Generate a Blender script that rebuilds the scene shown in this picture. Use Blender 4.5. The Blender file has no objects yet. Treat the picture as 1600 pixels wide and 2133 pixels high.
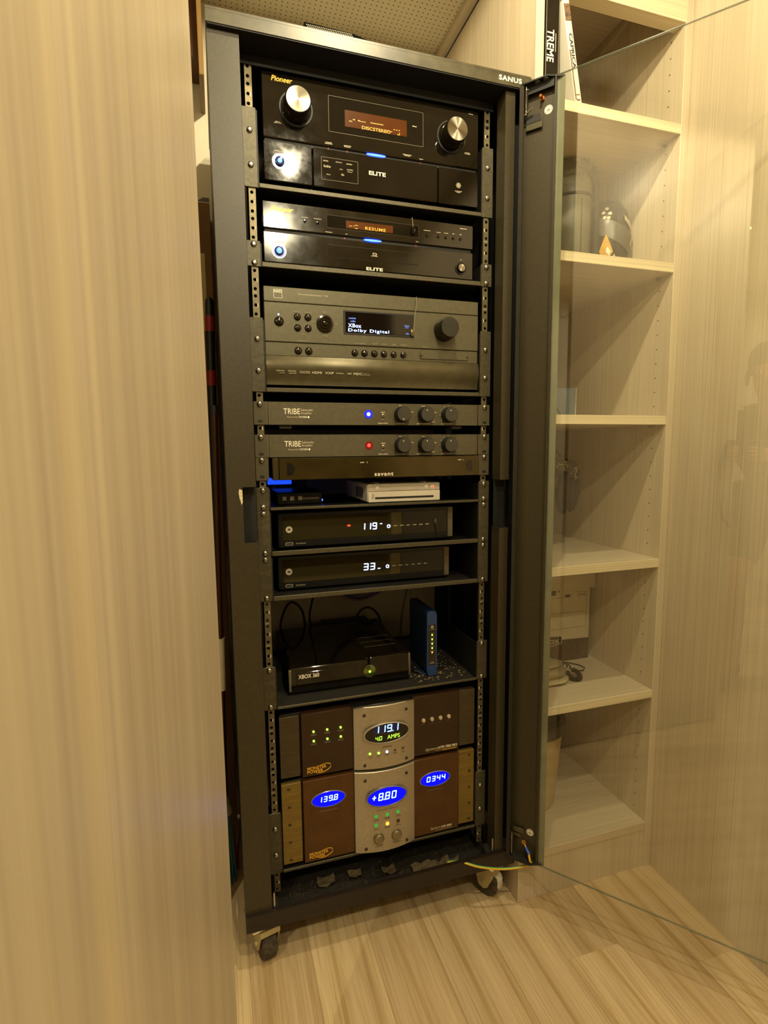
import bpy, bmesh, math, random
from mathutils import Vector, Matrix

# ------------------------------------------------------------------ camera, world, lamps, exposure
Z0 = 1.065                       # height of the layout's zero level (a rack screw) above the floor
scene = bpy.context.scene
C = scene.collection
def make_camera():
    yaw, pitch, roll = 0.29886, -0.11718, 0.010095
    ca, sa = math.cos(yaw), math.sin(yaw)
    fw = Vector((sa*math.cos(pitch), ca*math.cos(pitch), math.sin(pitch)))
    r = Vector((ca, -sa, 0)); d = fw.cross(r)
    r2 = r*math.cos(roll) + d*math.sin(roll); d2 = -r*math.sin(roll) + d*math.cos(roll)
    cd = bpy.data.cameras.new('camera'); cd.sensor_fit = 'HORIZONTAL'; cd.sensor_width = 36.0
    cd.lens = 36.0*1107.3/1600.0; cd.clip_start = 0.02
    co = bpy.data.objects.new('camera', cd); C.objects.link(co)
    m = Matrix.Identity(4)
    for i in range(3):
        m[i][0] = r2[i]; m[i][1] = -d2[i]; m[i][2] = -fw[i]
    m.translation = Vector((-0.3094, -1.0310, -0.0260 + Z0))
    co.matrix_world = m
    scene.camera = co
make_camera()
scene.view_settings.view_transform = 'Standard'
scene.view_settings.look = 'None'
scene.view_settings.gamma = 1.0
scene.view_settings.use_curve_mapping = False
scene.view_settings.exposure = 0.12
W = bpy.data.worlds.new('world'); scene.world = W; W.use_nodes = True
W.node_tree.nodes['Background'].inputs['Color'].default_value = (1.0, 0.85, 0.6, 1)
W.node_tree.nodes['Background'].inputs['Strength'].default_value = 0.02
LAMPS = [(0.02, -0.46, 1.045, 28.0), (-0.01, -1.12, 1.045, 30.0), (0.0, -1.70, 1.045, 30.0), (-1.30, -1.75, 1.045, 48.0)]  # last lamp is an added fill over the unseen room
def make_lamps():
    for i, (x, y, z, w) in enumerate(LAMPS):
        ld = bpy.data.lights.new('downlight_lamp', 'SPOT'); ld.energy = w
        ld.color = (1.0, 0.87, 0.56); ld.spot_size = math.radians(176); ld.spot_blend = 0.15
        ld.shadow_soft_size = 0.018
        lo = bpy.data.objects.new('downlight_lamp', ld); C.objects.link(lo)
        lo.location = (x, y, z + Z0 - 0.012)
make_lamps()

# ------------------------------------------------------------------ mesh helpers
class MB:
    def __init__(s): s.v = []; s.f = []
    def add(s, vs, fs):
        n = len(s.v); s.v += [tuple(p) for p in vs]; s.f += [tuple(i+n for i in f) for f in fs]; return s
    def box(s, x0, x1, y0, y1, z0, z1):
        vs = [(x, y, z) for z in (z0, z1) for y in (y0, y1) for x in (x0, x1)]
        return s.add(vs, [(0,2,3,1),(4,5,7,6),(0,1,5,4),(2,6,7,3),(0,4,6,2),(1,3,7,5)])
    def cbox(s, x0, x1, y0, y1, z0, z1, c=0.002):
        c = min(c, (x1-x0)*.45, (y1-y0)*.45, (z1-z0)*.45)
        X = (x0, x1); Y = (y0, y1); Z = (z0, z1); vs = []; ix = {}
        for i in (0,1):
            for j in (0,1):
                for k in (0,1):
                    sx = c if i == 0 else -c; sy = c if j == 0 else -c; sz = c if k == 0 else -c
                    for a, p in enumerate(((X[i], Y[j]+sy, Z[k]+sz), (X[i]+sx, Y[j], Z[k]+sz), (X[i]+sx, Y[j]+sy, Z[k]))):
                        ix[(i,j,k,a)] = len(vs); vs.append(p)
        fs = []
        for i in (0,1): fs.append([ix[(i,j,k,0)] for j,k in ((0,0),(1,0),(1,1),(0,1))])
        for j in (0,1): fs.append([ix[(i,j,k,1)] for i,k in ((0,0),(1,0),(1,1),(0,1))])
        for k in (0,1): fs.append([ix[(i,j,k,2)] for i,j in ((0,0),(1,0),(1,1),(0,1))])
        for i in (0,1):
            for j in (0,1): fs.append([ix[(i,j,0,0)], ix[(i,j,0,1)], ix[(i,j,1,1)], ix[(i,j,1,0)]])
            for k in (0,1): fs.append([ix[(i,0,k,0)], ix[(i,0,k,2)], ix[(i,1,k,2)], ix[(i,1,k,0)]])
        for j in (0,1):
            for k in (0,1): fs.append([ix[(0,j,k,1)], ix[(0,j,k,2)], ix[(1,j,k,2)], ix[(1,j,k,1)]])
        for i in (0,1):
            for j in (0,1):
                for k in (0,1): fs.append([ix[(i,j,k,a)] for a in (0,1,2)])
        return s.add(vs, fs)
    def loops(s, rings, cap0=True, cap1=True, closed=True):
        n = len(rings[0]); vs = [p for r in rings for p in r]; fs = []
        for a in range(len(rings)-1):
            for i in range(n if closed else n-1):
                j = (i+1) % n; fs.append((a*n+i, a*n+j, (a+1)*n+j, (a+1)*n+i))
        if cap0: fs.append(tuple(range(n))[::-1])
        if cap1: fs.append(tuple((len(rings)-1)*n+i for i in range(n)))
        return s.add(vs, fs)
    def plate(s, x0, x1, z0, z1, yf, yb, r=0.003, c=0.0015, n=4):
        """rounded panel in the XZ plane, front at yf (towards the camera), chamfered front edge"""
        def ring(d, y):
            pts = []; rr = max(r-d, 0.0002)
            for (cx, cz, a0) in ((x1-r, z1-r, 0), (x0+r, z1-r, 90), (x0+r, z0+r, 180), (x1-r, z0+r, 270)):
                for k in range(n+1):
                    a = math.radians(a0 + 90*k/n); pts.append((cx+rr*math.cos(a), y, cz+rr*math.sin(a)))
            return pts
        return s.loops([ring(0, yb), ring(0, yf+c), ring(c*.9, yf)])
    def poly(s, pts, y0, y1):
        """extrude an XZ outline between y0 and y1"""
        return s.loops([[(x, y0, z) for x, z in pts], [(x, y1, z) for x, z in pts]])
    def cyl(s, p0, p1, r0, r1=None, n=20, cap=True):
        r1 = r0 if r1 is None else r1
        p0 = Vector(p0); p1 = Vector(p1); d = (p1-p0).normalized()
        a = d.orthogonal().normalized(); b = d.cross(a)
        def ring(p, r): return [p + (a*math.cos(t)+b*math.sin(t))*r for t in [2*math.pi*i/n for i in range(n)]]
        return s.loops([ring(p0, r0), ring(p1, r1)], cap, cap)
    def lathe(s, o, axis, prof, n=28):
        """prof: (distance along axis, radius)"""
        o = Vector(o); d = Vector(axis).normalized(); a = d.orthogonal().normalized(); b = d.cross(a)
        return s.loops([[o + d*h + (a*math.cos(2*math.pi*i/n)+b*math.sin(2*math.pi*i/n))*max(r, 1e-5) for i in range(n)] for h, r in prof])
    def tube(s, pts, r, n=8):
        pts = [Vector(p) for p in pts]; rings = []; up = None
        for i, p in enumerate(pts):
            t = (pts[min(i+1, len(pts)-1)] - pts[max(i-1, 0)]).normalized()
            if up is None: up = t.orthogonal().normalized()
            up = (up - t*up.dot(t)).normalized(); b = t.cross(up)
            rr = r[i] if isinstance(r, (list, tuple)) else r
            rings.append([p + (up*math.cos(2*math.pi*k/n)+b*math.sin(2*math.pi*k/n))*rr for k in range(n)])
        return s.loops(rings)
    def disc(s, x, z, y, r, rz=None, n=24):
        rz = r if rz is None else rz
        return s.add([(x+r*math.cos(2*math.pi*i/n), y, z+rz*math.sin(2*math.pi*i/n)) for i in range(n)], [tuple(range(n))])
    def rect(s, x0, x1, z0, z1, y):
        return s.add([(x0,y,z0),(x1,y,z0),(x1,y,z1),(x0,y,z1)], [(0,1,2,3)])
    def ring(s, x, z, y, r0, r1, rz=1.0, n=28, y2=None):
        y2 = y if y2 is None else y2
        vs = [(x+r0*math.cos(2*math.pi*i/n), y, z+rz*r0*math.sin(2*math.pi*i/n)) for i in range(n)] + [(x+r1*math.cos(2*math.pi*i/n), y2, z+rz*r1*math.sin(2*math.pi*i/n)) for i in range(n)]
        return s.add(vs, [(i, (i+1)%n, n+(i+1)%n, n+i) for i in range(n)])
    def xform(s, fn, start=0):
        s.v = s.v[:start] + [tuple(fn(Vector(p))) for p in s.v[start:]]; return s

BASE = {}
def finish(mb, name, smooth):
    me = bpy.data.meshes.new(name); me.from_pydata(mb.v, [], mb.f)
    bm = bmesh.new(); bm.from_mesh(me); bmesh.ops.recalc_face_normals(bm, faces=bm.faces); bm.to_mesh(me); bm.free()
    if smooth:
        me.shade_smooth(); me.set_sharp_from_angle(angle=math.radians(smooth if smooth is not True else 38))
    me.update(); return me
def tag(o, label=None, cat=None, group=None, kind=None):
    if label: o['label'] = label
    if cat: o['category'] = cat
    if group: o['group'] = group
    if kind: o['kind'] = kind
    return o
def thing(name, label, cat, loc, group=None):
    o = bpy.data.objects.new(name, None); C.objects.link(o)
    o.empty_display_size = 0.05
    o.location = (loc[0], loc[1], loc[2]+Z0); BASE[o] = Vector(loc)
    return tag(o, label, cat, group)
def part(name, mb, mat, parent=None, smooth=True, label=None, cat=None, group=None, kind=None):
    """a mesh whose vertices are written in layout coordinates"""
    b = BASE[parent] if parent is not None else None
    if b is None:
        xs = [p[0] for p in mb.v]; ys = [p[1] for p in mb.v]; zs = [p[2] for p in mb.v]
        b = Vector(((min(xs)+max(xs))/2, (min(ys)+max(ys))/2, min(zs)))
    mb.v = [(p[0]-b.x, p[1]-b.y, p[2]-b.z) for p in mb.v]
    me = finish(mb, name, smooth); o = bpy.data.objects.new(name, me); C.objects.link(o)
    for m in (mat if isinstance(mat, (list, tuple)) else [mat]): me.materials.append(m)
    if parent is None: o.location = (b.x, b.y, b.z+Z0)
    else: o.parent = parent
    BASE[o] = b
    return tag(o, label, cat, group, kind)
def piece(name, me, parent, loc, rot=(0,0,0), scale=(1,1,1)):
    """one more copy of a shared mesh as a child, placed in layout coordinates"""
    o = bpy.data.objects.new(name, me); C.objects.link(o)
    o.parent = parent; o.location = Vector(loc) - BASE[parent]; o.rotation_euler = rot; o.scale = scale
    BASE[o] = Vector(loc); return o
def mesh_of(mb, name, mat, smooth=True):
    me = finish(mb, name, smooth); me.materials.append(mat); return me

# lettering: the default font turned into flat meshes
def text_mb(s, box, y, shear=0.0, origin=None, u=(1,0,0), v=(0,0,1), bold=0.0, keep=False, spacing=1.0):
    """text fitted into box=(x0, x1, z0, z1) on the plane at y, or on origin + a*u + b*v"""
    cu = bpy.data.curves.new('t', 'FONT'); cu.body = s; cu.size = 1.0; cu.shear = shear; cu.resolution_u = 3
    cu.space_character = spacing
    if bold: cu.offset = bold
    ob = bpy.data.objects.new('t', cu); C.objects.link(ob)
    me = bpy.data.meshes.new_from_object(ob)
    bpy.data.objects.remove(ob); bpy.data.curves.remove(cu)
    pts = [p.co.copy() for p in me.vertices]; fs = [tuple(p.vertices) for p in me.polygons]
    bpy.data.meshes.remove(me)
    x0, x1, z0, z1 = box
    mx0 = min(p.x for p in pts); mx1 = max(p.x for p in pts); my0 = min(p.y for p in pts); my1 = max(p.y for p in pts)
    sx = (x1-x0)/max(mx1-mx0, 1e-6); sz = (z1-z0)/max(my1-my0, 1e-6)
    if keep: sx = sz = min(sx, sz)
    mb = MB(); o = Vector(origin) if origin is not None else None; u = Vector(u); v = Vector(v)
    vs = []
    for p in pts:
        a = x0+(p.x-mx0)*sx; b = z0+(p.y-my0)*sz
        vs.append((a, y, b) if o is None else tuple(o+u*a+v*b))
    mb.add(vs, fs); return mb
def lettering(s, box, y, mat, parent, name='lettering', **k):
    return part(name, text_mb(s, box, y, **k), mat, parent, smooth=False)
SEG = {'0':'abcdef','1':'bc','2':'abged','3':'abgcd','4':'fgbc','5':'afgcd','6':'afgedc','7':'abc','8':'abcdefg','9':'abcdfg','-':'g','_':'d','A':'abcefg','P':'abefg','S':'afgcd','M':'abcef','+':'gx','l':'ef'}
def seven(s, x, z, w, h, y, t=None, gap=0.35, slant=0.08):
    """seven segment characters; (x, z) is the lower left corner"""
    mb = MB(); t = t or h*0.13; cx = x
    for ch in s:
        if ch == '.':
            mb.rect(cx-w*gap*.6, cx-w*gap*.6+t, z, z+t, y); continue
        if ch == ' ':
            cx += w*(1+gap)*.6; continue
        k0 = len(mb.v); g = t*.12
        seg = {'a':(0+t*.5,w-t*.5,h-t,h), 'd':(0+t*.5,w-t*.5,0,t), 'g':(t*.5,w-t*.5,h/2-t/2,h/2+t/2), 'f':(0,t,h/2+g,h-t*.4), 'b':(w-t,w,h/2+g,h-t*.4), 'e':(0,t,t*.4,h/2-g), 'c':(w-t,w,t*.4,h/2-g), 'x':(w/2-t/2,w/2+t/2,h*.2,h*.8)}
        for c in SEG.get(ch, ''):
            a = seg[c]; mb.rect(cx+a[0], cx+a[1], z+a[2], z+a[3], y)
        mb.xform(lambda p: (p.x+(p.z-z)*slant, p.y, p.z), k0)
        cx += w*(1+gap)
    return mb
def marks(rows, y, seed=1):
    """tiny printed captions, too small to read: rows of (x centre, z, width, height)"""
    rnd = random.Random(seed); mb = MB()
    for x, z, w, h in rows:
        a = x-w/2
        while a < x+w/2-h*.3:
            l = h*rnd.uniform(.35, .8); b = min(a+l, x+w/2)
            mb.rect(a, b, z, z+h*rnd.choice((1, .75, .75)), y); a = b+h*.22
    return mb

# ------------------------------------------------------------------ materials
def lin(h):
    return tuple((c/12.92 if c <= .04045 else ((c+.055)/1.055)**2.4) for c in (int(h[i:i+2], 16)/255 for i in (0, 2, 4)))
class NT:
    def __init__(s, name):
        s.m = bpy.data.materials.new(name); s.m.use_nodes = True; s.t = s.m.node_tree; s.n = s.t.nodes; s.l = s.t.links
        s.b = s.n['Principled BSDF']
    def new(s, ty, **k):
        n = s.n.new(ty)
        for a, v in k.items():
            if a in n.inputs.keys(): n.inputs[a].default_value = v
            else: setattr(n, a, v)
        return n
    def link(s, a, b): s.l.new(a, b)
    def coord(s, scale=(1,1,1), which='Object', rand=0):
        tc = s.new('ShaderNodeTexCoord'); mp = s.new('ShaderNodeMapping'); mp.inputs['Scale'].default_value = scale
        s.link(tc.outputs[which], mp.inputs['Vector'])
        if rand:
            oi = s.new('ShaderNodeObjectInfo'); mu = s.new('ShaderNodeMath', operation='MULTIPLY'); mu.inputs[1].default_value = rand
            s.link(oi.outputs['Random'], mu.inputs[0]); s.link(mu.outputs[0], mp.inputs['Location'])
        return mp.outputs[0]
    def noise(s, vec, scale=1, detail=3, rough=.55, dist=0):
        n = s.new('ShaderNodeTexNoise'); n.inputs['Scale'].default_value = scale; n.inputs['Detail'].default_value = detail
        n.inputs['Roughness'].default_value = rough; n.inputs['Distortion'].default_value = dist
        s.link(vec, n.inputs['Vector']); return n.outputs['Fac']
    def ramp(s, fac, stops):
        r = s.new('ShaderNodeValToRGB'); e = r.color_ramp.elements
        while len(e) < len(stops): e.new(0.5)
        for i, (p, c) in enumerate(stops):
            e[i].position = p; e[i].color = (*c, 1) if len(c) == 3 else c
        s.link(fac, r.inputs[0]); return r.outputs[0]
    def mix(s, fac, a, b, mode='MIX'):
        n = s.new('ShaderNodeMix', data_type='RGBA', blend_type=mode)
        for i, v in ((0, fac), (6, a), (7, b)):
            if isinstance(v, bpy.types.NodeSocket): s.link(v, n.inputs[i])
            elif i == 0: n.inputs[0].default_value = v
            else: n.inputs[i].default_value = (*v, 1)
        return n.outputs[2]
    def bump(s, h, strength=.2, dist=.001):
        n = s.new('ShaderNodeBump'); n.inputs['Strength'].default_value = strength; n.inputs['Distance'].default_value = dist
        s.link(h, n.inputs['Height']); s.link(n.outputs[0], s.b.inputs['Normal'])
MATS = {}
def mat(name, col, rough=.5, metal=0.0, var=.12, vscale=40, bump=0, bscale=900, spec=None, emit=None, estr=0, rvar=0):
    if name in MATS: return MATS[name]
    t = NT(name); c = lin(col) if isinstance(col, str) else col
    vec = t.coord()
    f = t.noise(vec, vscale, 3)
    lo = tuple(x*(1-var) for x in c); hi = tuple(min(1, x*(1+var)) for x in c)
    t.link(t.ramp(f, [(.3, lo), (.7, hi)]), t.b.inputs['Base Color'])
    t.b.inputs['Roughness'].default_value = rough; t.b.inputs['Metallic'].default_value = metal
    if rvar:
        g = t.noise(t.coord((1,1,1)), 22, 5, .65)
        t.link(t.ramp(g, [(.42, (rough,)*3), (.72, (min(1, rough+rvar),)*3)]), t.b.inputs['Roughness'])
    if spec is not None: t.b.inputs['Specular IOR Level'].default_value = spec
    if bump: t.bump(t.noise(vec, bscale, 2), bump, .0006)
    if emit:
        t.b.inputs['Emission Color'].default_value = (*(lin(emit) if isinstance(emit, str) else emit), 1); t.b.inputs['Emission Strength'].default_value = estr
    MATS[name] = t.m; return t.m
def wood(name, axis, tones, fine=400, along=2.2, rough=.45, big=9, rand=0, contrast=1.0, bump=.12, gold=None):
    """laminate with fine straight grain along one axis"""
    t = NT(name); s1 = [fine]*3; s1[axis] = along; s2 = [big]*3; s2[axis] = .35
    a = t.noise(t.coord(s1, rand=rand), 1, 4, .6); b = t.noise(t.coord(s2, rand=rand), 1, 3, .5, .3)
    w = .36*contrast
    col = t.ramp(a, [(.5-w, lin(tones[0])), (.5, lin(tones[1])), (.5+w, lin(tones[2]))])
    sh = t.ramp(b, [(.3, (.88,.87,.86)), (.7, (1.06,1.06,1.06))])
    col = t.mix(1.0, col, sh, 'MULTIPLY')
    if gold:
        s3 = [gold]*3; s3[axis] = .5
        g = t.ramp(t.noise(t.coord(s3), 1, 2, .5), [(.60, (1,1,1)), (.72, (1.12,1.1,1.0))])
        col = t.mix(1.0, col, g, 'MULTIPLY')
    t.link(col, t.b.inputs['Base Color']); t.b.inputs['Roughness'].default_value = rough
    if bump: t.bump(a, bump, .0008)
    MATS[name] = t.m; return t.m
OAK = ('a89880', 'c9bba2', 'd8ccb4')
wood_z = wood('pale_laminate_upright_grain', 2, OAK)
wood_x = wood('pale_laminate_level_grain', 0, OAK)
wood_y = wood('pale_laminate_deep_grain', 1, OAK)
wood_edge = wood('laminate_edge_band', 0, ('b9a888', 'dccfae', 'ebe0c2'), fine=330, along=1.2)
wood_door = wood('door_laminate', 2, ('a99a86', 'bcae96', 'cabd9f'), fine=95, along=.9, rough=.36, big=17, contrast=1.0, bump=.03, gold=30)
wood_dark = wood('brown_wood', 2, ('3a2110', '5a3616', '6c4520'), fine=160)
def plank_material():
    t = NT('oak_plank'); 
    v1 = t.coord((34, 1.4, 34), rand=37.0)
    n1 = t.noise(v1, 1, 3, .55, 1.4)
    wv = t.new('ShaderNodeTexWave', wave_type='BANDS', bands_direction='X')
    wv.inputs['Scale'].default_value = .42; wv.inputs['Distortion'].default_value = 7; wv.inputs['Detail'].default_value = 2; wv.inputs['Detail Scale'].default_value = .6
    t.link(t.coord((11, 1.3, 11), rand=21.0), wv.inputs['Vector'])
    a = t.ramp(wv.outputs['Fac'], [(.0, lin('b8a27a')), (.07, lin('c6b18c')), (.4, lin('cab693')), (1, lin('cfbc9a'))])
    fine = t.noise(t.coord((230, 5, 230), rand=11.0), 1, 4, .65)
    a = t.mix(.75, a, t.ramp(fine, [(.33, (.72,.66,.58)), (.55, (1,1,1))]), 'MULTIPLY')
    oi = t.new('ShaderNodeObjectInfo')
    tone = t.ramp(oi.outputs['Random'], [(0, (.74,.70,.64)), (.3, (.98,.93,.86)), (.65, (1.12,1.10,1.02)), (1, (.86,.82,.78))])
    a = t.mix(1.0, a, tone, 'MULTIPLY')
    a = t.mix(.5, a, t.ramp(n1, [(.35, (.86,.84,.80)), (.65, (1.08,1.06,1.04))]), 'MULTIPLY')
    t.link(a, t.b.inputs['Base Color']); t.b.inputs['Roughness'].default_value = .42
    t.bump(fine, .12, .0008); return t.m
plank_mat = plank_material()
def perforated():
    t = NT('perforated_ceiling_board')
    vec = t.coord((1,1,1)); sep = t.new('ShaderNodeSeparateXYZ'); t.link(vec, sep.inputs[0])
    def cell(sock):
        m = t.new('ShaderNodeMath', operation='MULTIPLY'); m.inputs[1].default_value = 1/.0125; t.link(sock, m.inputs[0])
        f = t.new('ShaderNodeMath', operation='FRACT'); t.link(m.outputs[0], f.inputs[0])
        d = t.new('ShaderNodeMath', operation='SUBTRACT'); d.inputs[1].default_value = .5; t.link(f.outputs[0], d.inputs[0])
        q = t.new('ShaderNodeMath', operation='POWER'); q.inputs[1].default_value = 2; a = t.new('ShaderNodeMath', operation='ABSOLUTE'); t.link(d.outputs[0], a.inputs[0]); t.link(a.outputs[0], q.inputs[0]); return q.outputs[0]
    s = t.new('ShaderNodeMath', operation='ADD'); t.link(cell(sep.outputs[0]), s.inputs[0]); t.link(cell(sep.outputs[1]), s.inputs[1])
    t.link(t.ramp(s.outputs[0], [(.012, lin('4d4128')), (.02, lin('d8cfb4'))]), t.b.inputs['Base Color'])
    t.b.inputs['Roughness'].default_value = .7; return t.m
perf_mat = perforated()
paint = mat('warm_white_paint', 'cfc6b0', .6, var=.05, vscale=3, bump=.05)
ceil_paint = mat('ceiling_paint', 'e4dcc8', .7, var=.03, vscale=3)
room_paint = mat('room_wall_paint', 'd8cdb4', .65, var=.05, vscale=2)
hall_paint = mat('dark_hall_wall', '3a2d1c', .6, var=.1, vscale=2)
powder = mat('black_powder_coat', '332c1a', .42, var=.2, vscale=300, bump=.14, bscale=2600)
powder_in = mat('shade_black_sheet_metal', '080705', .6, var=.2, vscale=200, bump=.2, bscale=1200)  # near-black version of the rack coat, inner shade put into its colour
cap_mat = mat('dusty_black_steel_top', '45402f', .36, var=.35, vscale=30, bump=.14, bscale=2600)
rail_mat = mat('dark_zinc_rail', '6a6149', .42, .5, var=.2, vscale=120)
tray_mat = mat('shadowy_rack_tray', '15120b', .55, .1, var=.3, vscale=120)  # darker copy of the shelf colour, with the tray's shade put in
shelf_mat = mat('dark_rack_shelf', '4c4633', .42, .3, var=.25, vscale=180, bump=.25, bscale=1400)
dusty = mat('dusty_black_metal', '151009', .75, var=.5, vscale=90, bump=.4, bscale=500)
gloss = mat('smudged_gloss_black', '0e0a05', .045, var=.3, vscale=25, rvar=.07, spec=.5)
gloss2 = mat('satin_gloss_black', '1a1408', .10, var=.3, vscale=25, rvar=.06, spec=.5)
satin = mat('charcoal_satin', '55503c', .40, .25, var=.1, vscale=120)
satin_hi = mat('charcoal_brushed', '544d37', .34, .5, var=.12, vscale=60)
graph = mat('graphite_paint', '514a36', .45, .15, var=.12, vscale=150, bump=.1)
rubber = mat('black_rubber', '12110f', .6, var=.2)
plastic = mat('black_plastic', '12110f', .38, var=.2, bump=.12)
case_mat = mat('black_case_steel', '0c0c0b', .5, var=.2)
chrome = mat('bright_steel', 'b5b0a4', .22, 1.0, var=.06)
screw_mat = mat('screw_nickel', 'a8a294', .28, 1.0, var=.1)
brushed = mat('brushed_steel_face', '8c877a', .26, 1.0, var=.15, vscale=60)
silver = mat('brushed_silver_front', 'b3aa98', .42, .75, var=.08, vscale=220, bump=.08)
ear_mat = mat('brushed_dark_bronze', '4a3d22', .36, .7, var=.3, vscale=80)
walnut = mat('brown_black_panel', '301e0c', .4, .2, var=.12, vscale=30, bump=.08)
walnut2 = mat('brown_panel', '4e300e', .42, .2, var=.15, vscale=30, bump=.08)
white_pl = mat('white_plastic', 'd9d3c4', .35, var=.04)
cream = mat('cream_plastic', 'c9bd98', .5, var=.06)
print_w = mat('pale_print', 'c9c1a6', .6, var=.05)
print_d = mat('faint_print', '8a8268', .6, var=.05)
gold_p = mat('gold_print', 'd6a22c', .35, .3, var=.06, emit='c8922a', estr=.12)  # gold print given a faint glow of its own
white_lit = mat('white_print', 'efe7d2', .5, var=.03)
dark_print = mat('dark_print', '2b2318', .6, var=.08)
def led(name, c, s): return mat(name, (0.02, 0.02, 0.02), .4, var=0, emit=c, estr=s)
led_blue = led('blue_led', '2a4dff', 9); led_blue_w = led('pale_blue_led', '9db4ff', 7); led_red = led('red_led', 'ff2a18', 5); led_red_dim = led('dim_red_led', 'c01810', 1.2)
led_green = led('green_led', '8cff3a', 3.5); led_amber = led('amber_led', 'ff9a30', 2.5); led_green_d = led('deep_green_led', '3fae3a', .8)
disp_blue = mat('blue_display', '04040c', .5, var=0, spec=.05, emit='0c0cff', estr=.95); seg_blue = led('blue_digits', '6f9dff', 5); seg_cyan = led('pale_cyan_digits', '9fd6ff', 3.2); seg_green = led('green_digits', 'a4e83c', 2.2); seg_white = led('white_blue_digits', 'a8c0ff', 5)
seg_orange = led('orange_characters', 'ffac2a', 1.6); disp_orange = mat('orange_display', '2a1204', .15, var=.3, emit='b85c08', estr=.22)
disp_dark = mat('dark_display_glass', '120c08', .08, var=.1); disp_oval = mat('black_oval_window', '0c0806', .1, var=.1)
seg_off = mat('unlit_segments', '10193c', .3, var=.05, emit='1a2a80', estr=.25)

# ------------------------------------------------------------------ the setting
FZ = -1.065; CZ = 1.06
def structure():
    fl = part('floor', MB().box(-2.3, 1.33, -2.75, 0.42, FZ-.05, FZ-.006), mat('floor_underlay', '6b5233', .8), kind='structure', label='light oak plank floor')
    rnd = random.Random(4); w = .1245; x = -.2950-w*16; k = 0
    while x < 1.30:
        y = .40 if x < .60 else (-.05 if x < .705 else -1.86)
        first = True
        while y > -2.70:
            L = rnd.uniform(.9, 1.7) if not first else rnd.uniform(.5, 1.6)
            first = False
            y1 = max(y-L, -2.74); x1 = min(x+w, 1.30)
            mb = MB(); mb.cbox(-(x1-x)/2+.0001, (x1-x)/2-.0001, -(y-y1)/2+.0001, (y-y1)/2-.0001, -.006, 0, .0007)
            o = piece('plank', mesh_of(mb, 'plank', plank_mat, False), fl, ((x+x1)/2, (y+y1)/2, FZ)); k += 1
            y = y1
        x += w
    S = dict(kind='structure')
    part('ceiling', MB().box(-2.3, 1.33, -2.75, -.07, CZ, CZ+.04), ceil_paint, label='low painted ceiling with small downlights', **S)
    nc = part('ceiling_niche', MB().box(-.44, .282, -.07, .40, 1.005, 1.03), perf_mat, label='perforated board ceiling of the rack niche', smooth=False, **S)
    part('trim_1', MB().cbox(.282, .3010, -.07, .39, .988, 1.005, .001).box(.29, .3010, -.07, .39, 1.005, 1.03), wood_y, label='pale wooden strip along the edge of the perforated ceiling', **S)
    part('trim_2', MB().box(-2.3, .72, -.07, -.05, 1.03, CZ), wood_x, label='narrow wooden header above the niche', **S)
    part('wall_back', MB().box(-.44, .3010, .39, .42, FZ, 1.03), paint, label='cream painted wall behind the equipment rack', **S)
    part('wall_niche', MB().box(-.47, -.44, -.07, .42, FZ, 1.03), paint, label='cream painted side wall of the niche', **S)
    part('wall_front', MB().box(-2.3, -.47, -.07, -.04, FZ, CZ), room_paint, label='painted wall beside the niche', **S)
    part('wall_right', MB().box(.6770, .72, -1.86, -.058, FZ, CZ), wood_z, label='pale oak laminate wall beside the shelving', **S)
    part('wall_left', MB().box(-2.33, -2.3, -2.75, -.04, FZ, CZ), room_paint, label='painted wall on the far side of the room', **S)
    part('wall_hall', MB().box(1.3, 1.33, -2.75, -1.86, FZ, CZ), hall_paint, label='dark wall of the passage behind the closet', **S)
    part('wall_passage', MB().box(.72, 1.33, -1.86, -1.83, FZ, CZ), hall_paint, label='dark end wall of the passage', **S)
    part('trim_3', MB().cbox(.6600, .7350, -1.90, -1.86, FZ, CZ, .002), ceil_paint, label='pale upright trim ending the laminate wall', **S)
    part('wall_rear', MB().box(-.85, 1.3, -2.78, -2.75, FZ, CZ), hall_paint, label='dark wall opposite the rack', **S)
    part('wall_corner', MB().box(-2.3, -.85, -2.78, -2.75, FZ, CZ), room_paint, label='painted wall across the open room', **S)
    part('baseboard_left', MB().cbox(-2.3, -2.285, -2.75, -.07, FZ, FZ+.09, .003), wood_y, label='pale wooden baseboard', **S)
    part('baseboard_rear', MB().cbox(-2.28, 1.29, -2.75, -2.735, FZ, FZ+.09, .003), wood_x, label='pale wooden baseboard opposite the rack', **S)
    # open cupboard door standing next to the camera
    e1 = Vector((-.3180, -.43)); e2 = Vector((-.452, -1.115)); d = (e2-e1).normalized(); nn = Vector((d.y, -d.x))
    if nn.x > 0: nn = -nn
    mb = MB(); k0 = 0
    mb.cbox(0, (e2-e1).length, 0, .019, FZ+.008, CZ-.008, .0012)
    mb.xform(lambda p: (e1.x+d.x*p.x+nn.x*p.y, e1.y+d.y*p.x+nn.y*p.y, p.z))
    part('door_1', mb, wood_door, label='tall pale oak laminate cupboard door standing open', **S)
structure()
def downlights():
    for i, (x, y, z, w) in enumerate(LAMPS):
        where = ['nearest the equipment rack', 'second in the row from the rack', 'third in the row from the rack', 'added as unseen fill over the open room'][i]
        t = thing('downlight', 'small round recessed ceiling downlight, ' + where, 'ceiling light', (x, y, CZ), 'recessed downlights')
        part('trim_ring', MB().lathe((x, y, CZ), (0, 0, -1), [(0, .046), (.004, .045), (.005, .040), (.003, .034), (0, .033)]), white_pl, t)
        part('lens', MB().lathe((x, y, CZ-.0005), (0, 0, -1), [(0, .033), (.0015, .031), (.002, .0)]), mat('downlight_lens', 'fff2d8', .4, var=0, emit='ffd79a', estr=14), t)
downlights()

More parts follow.
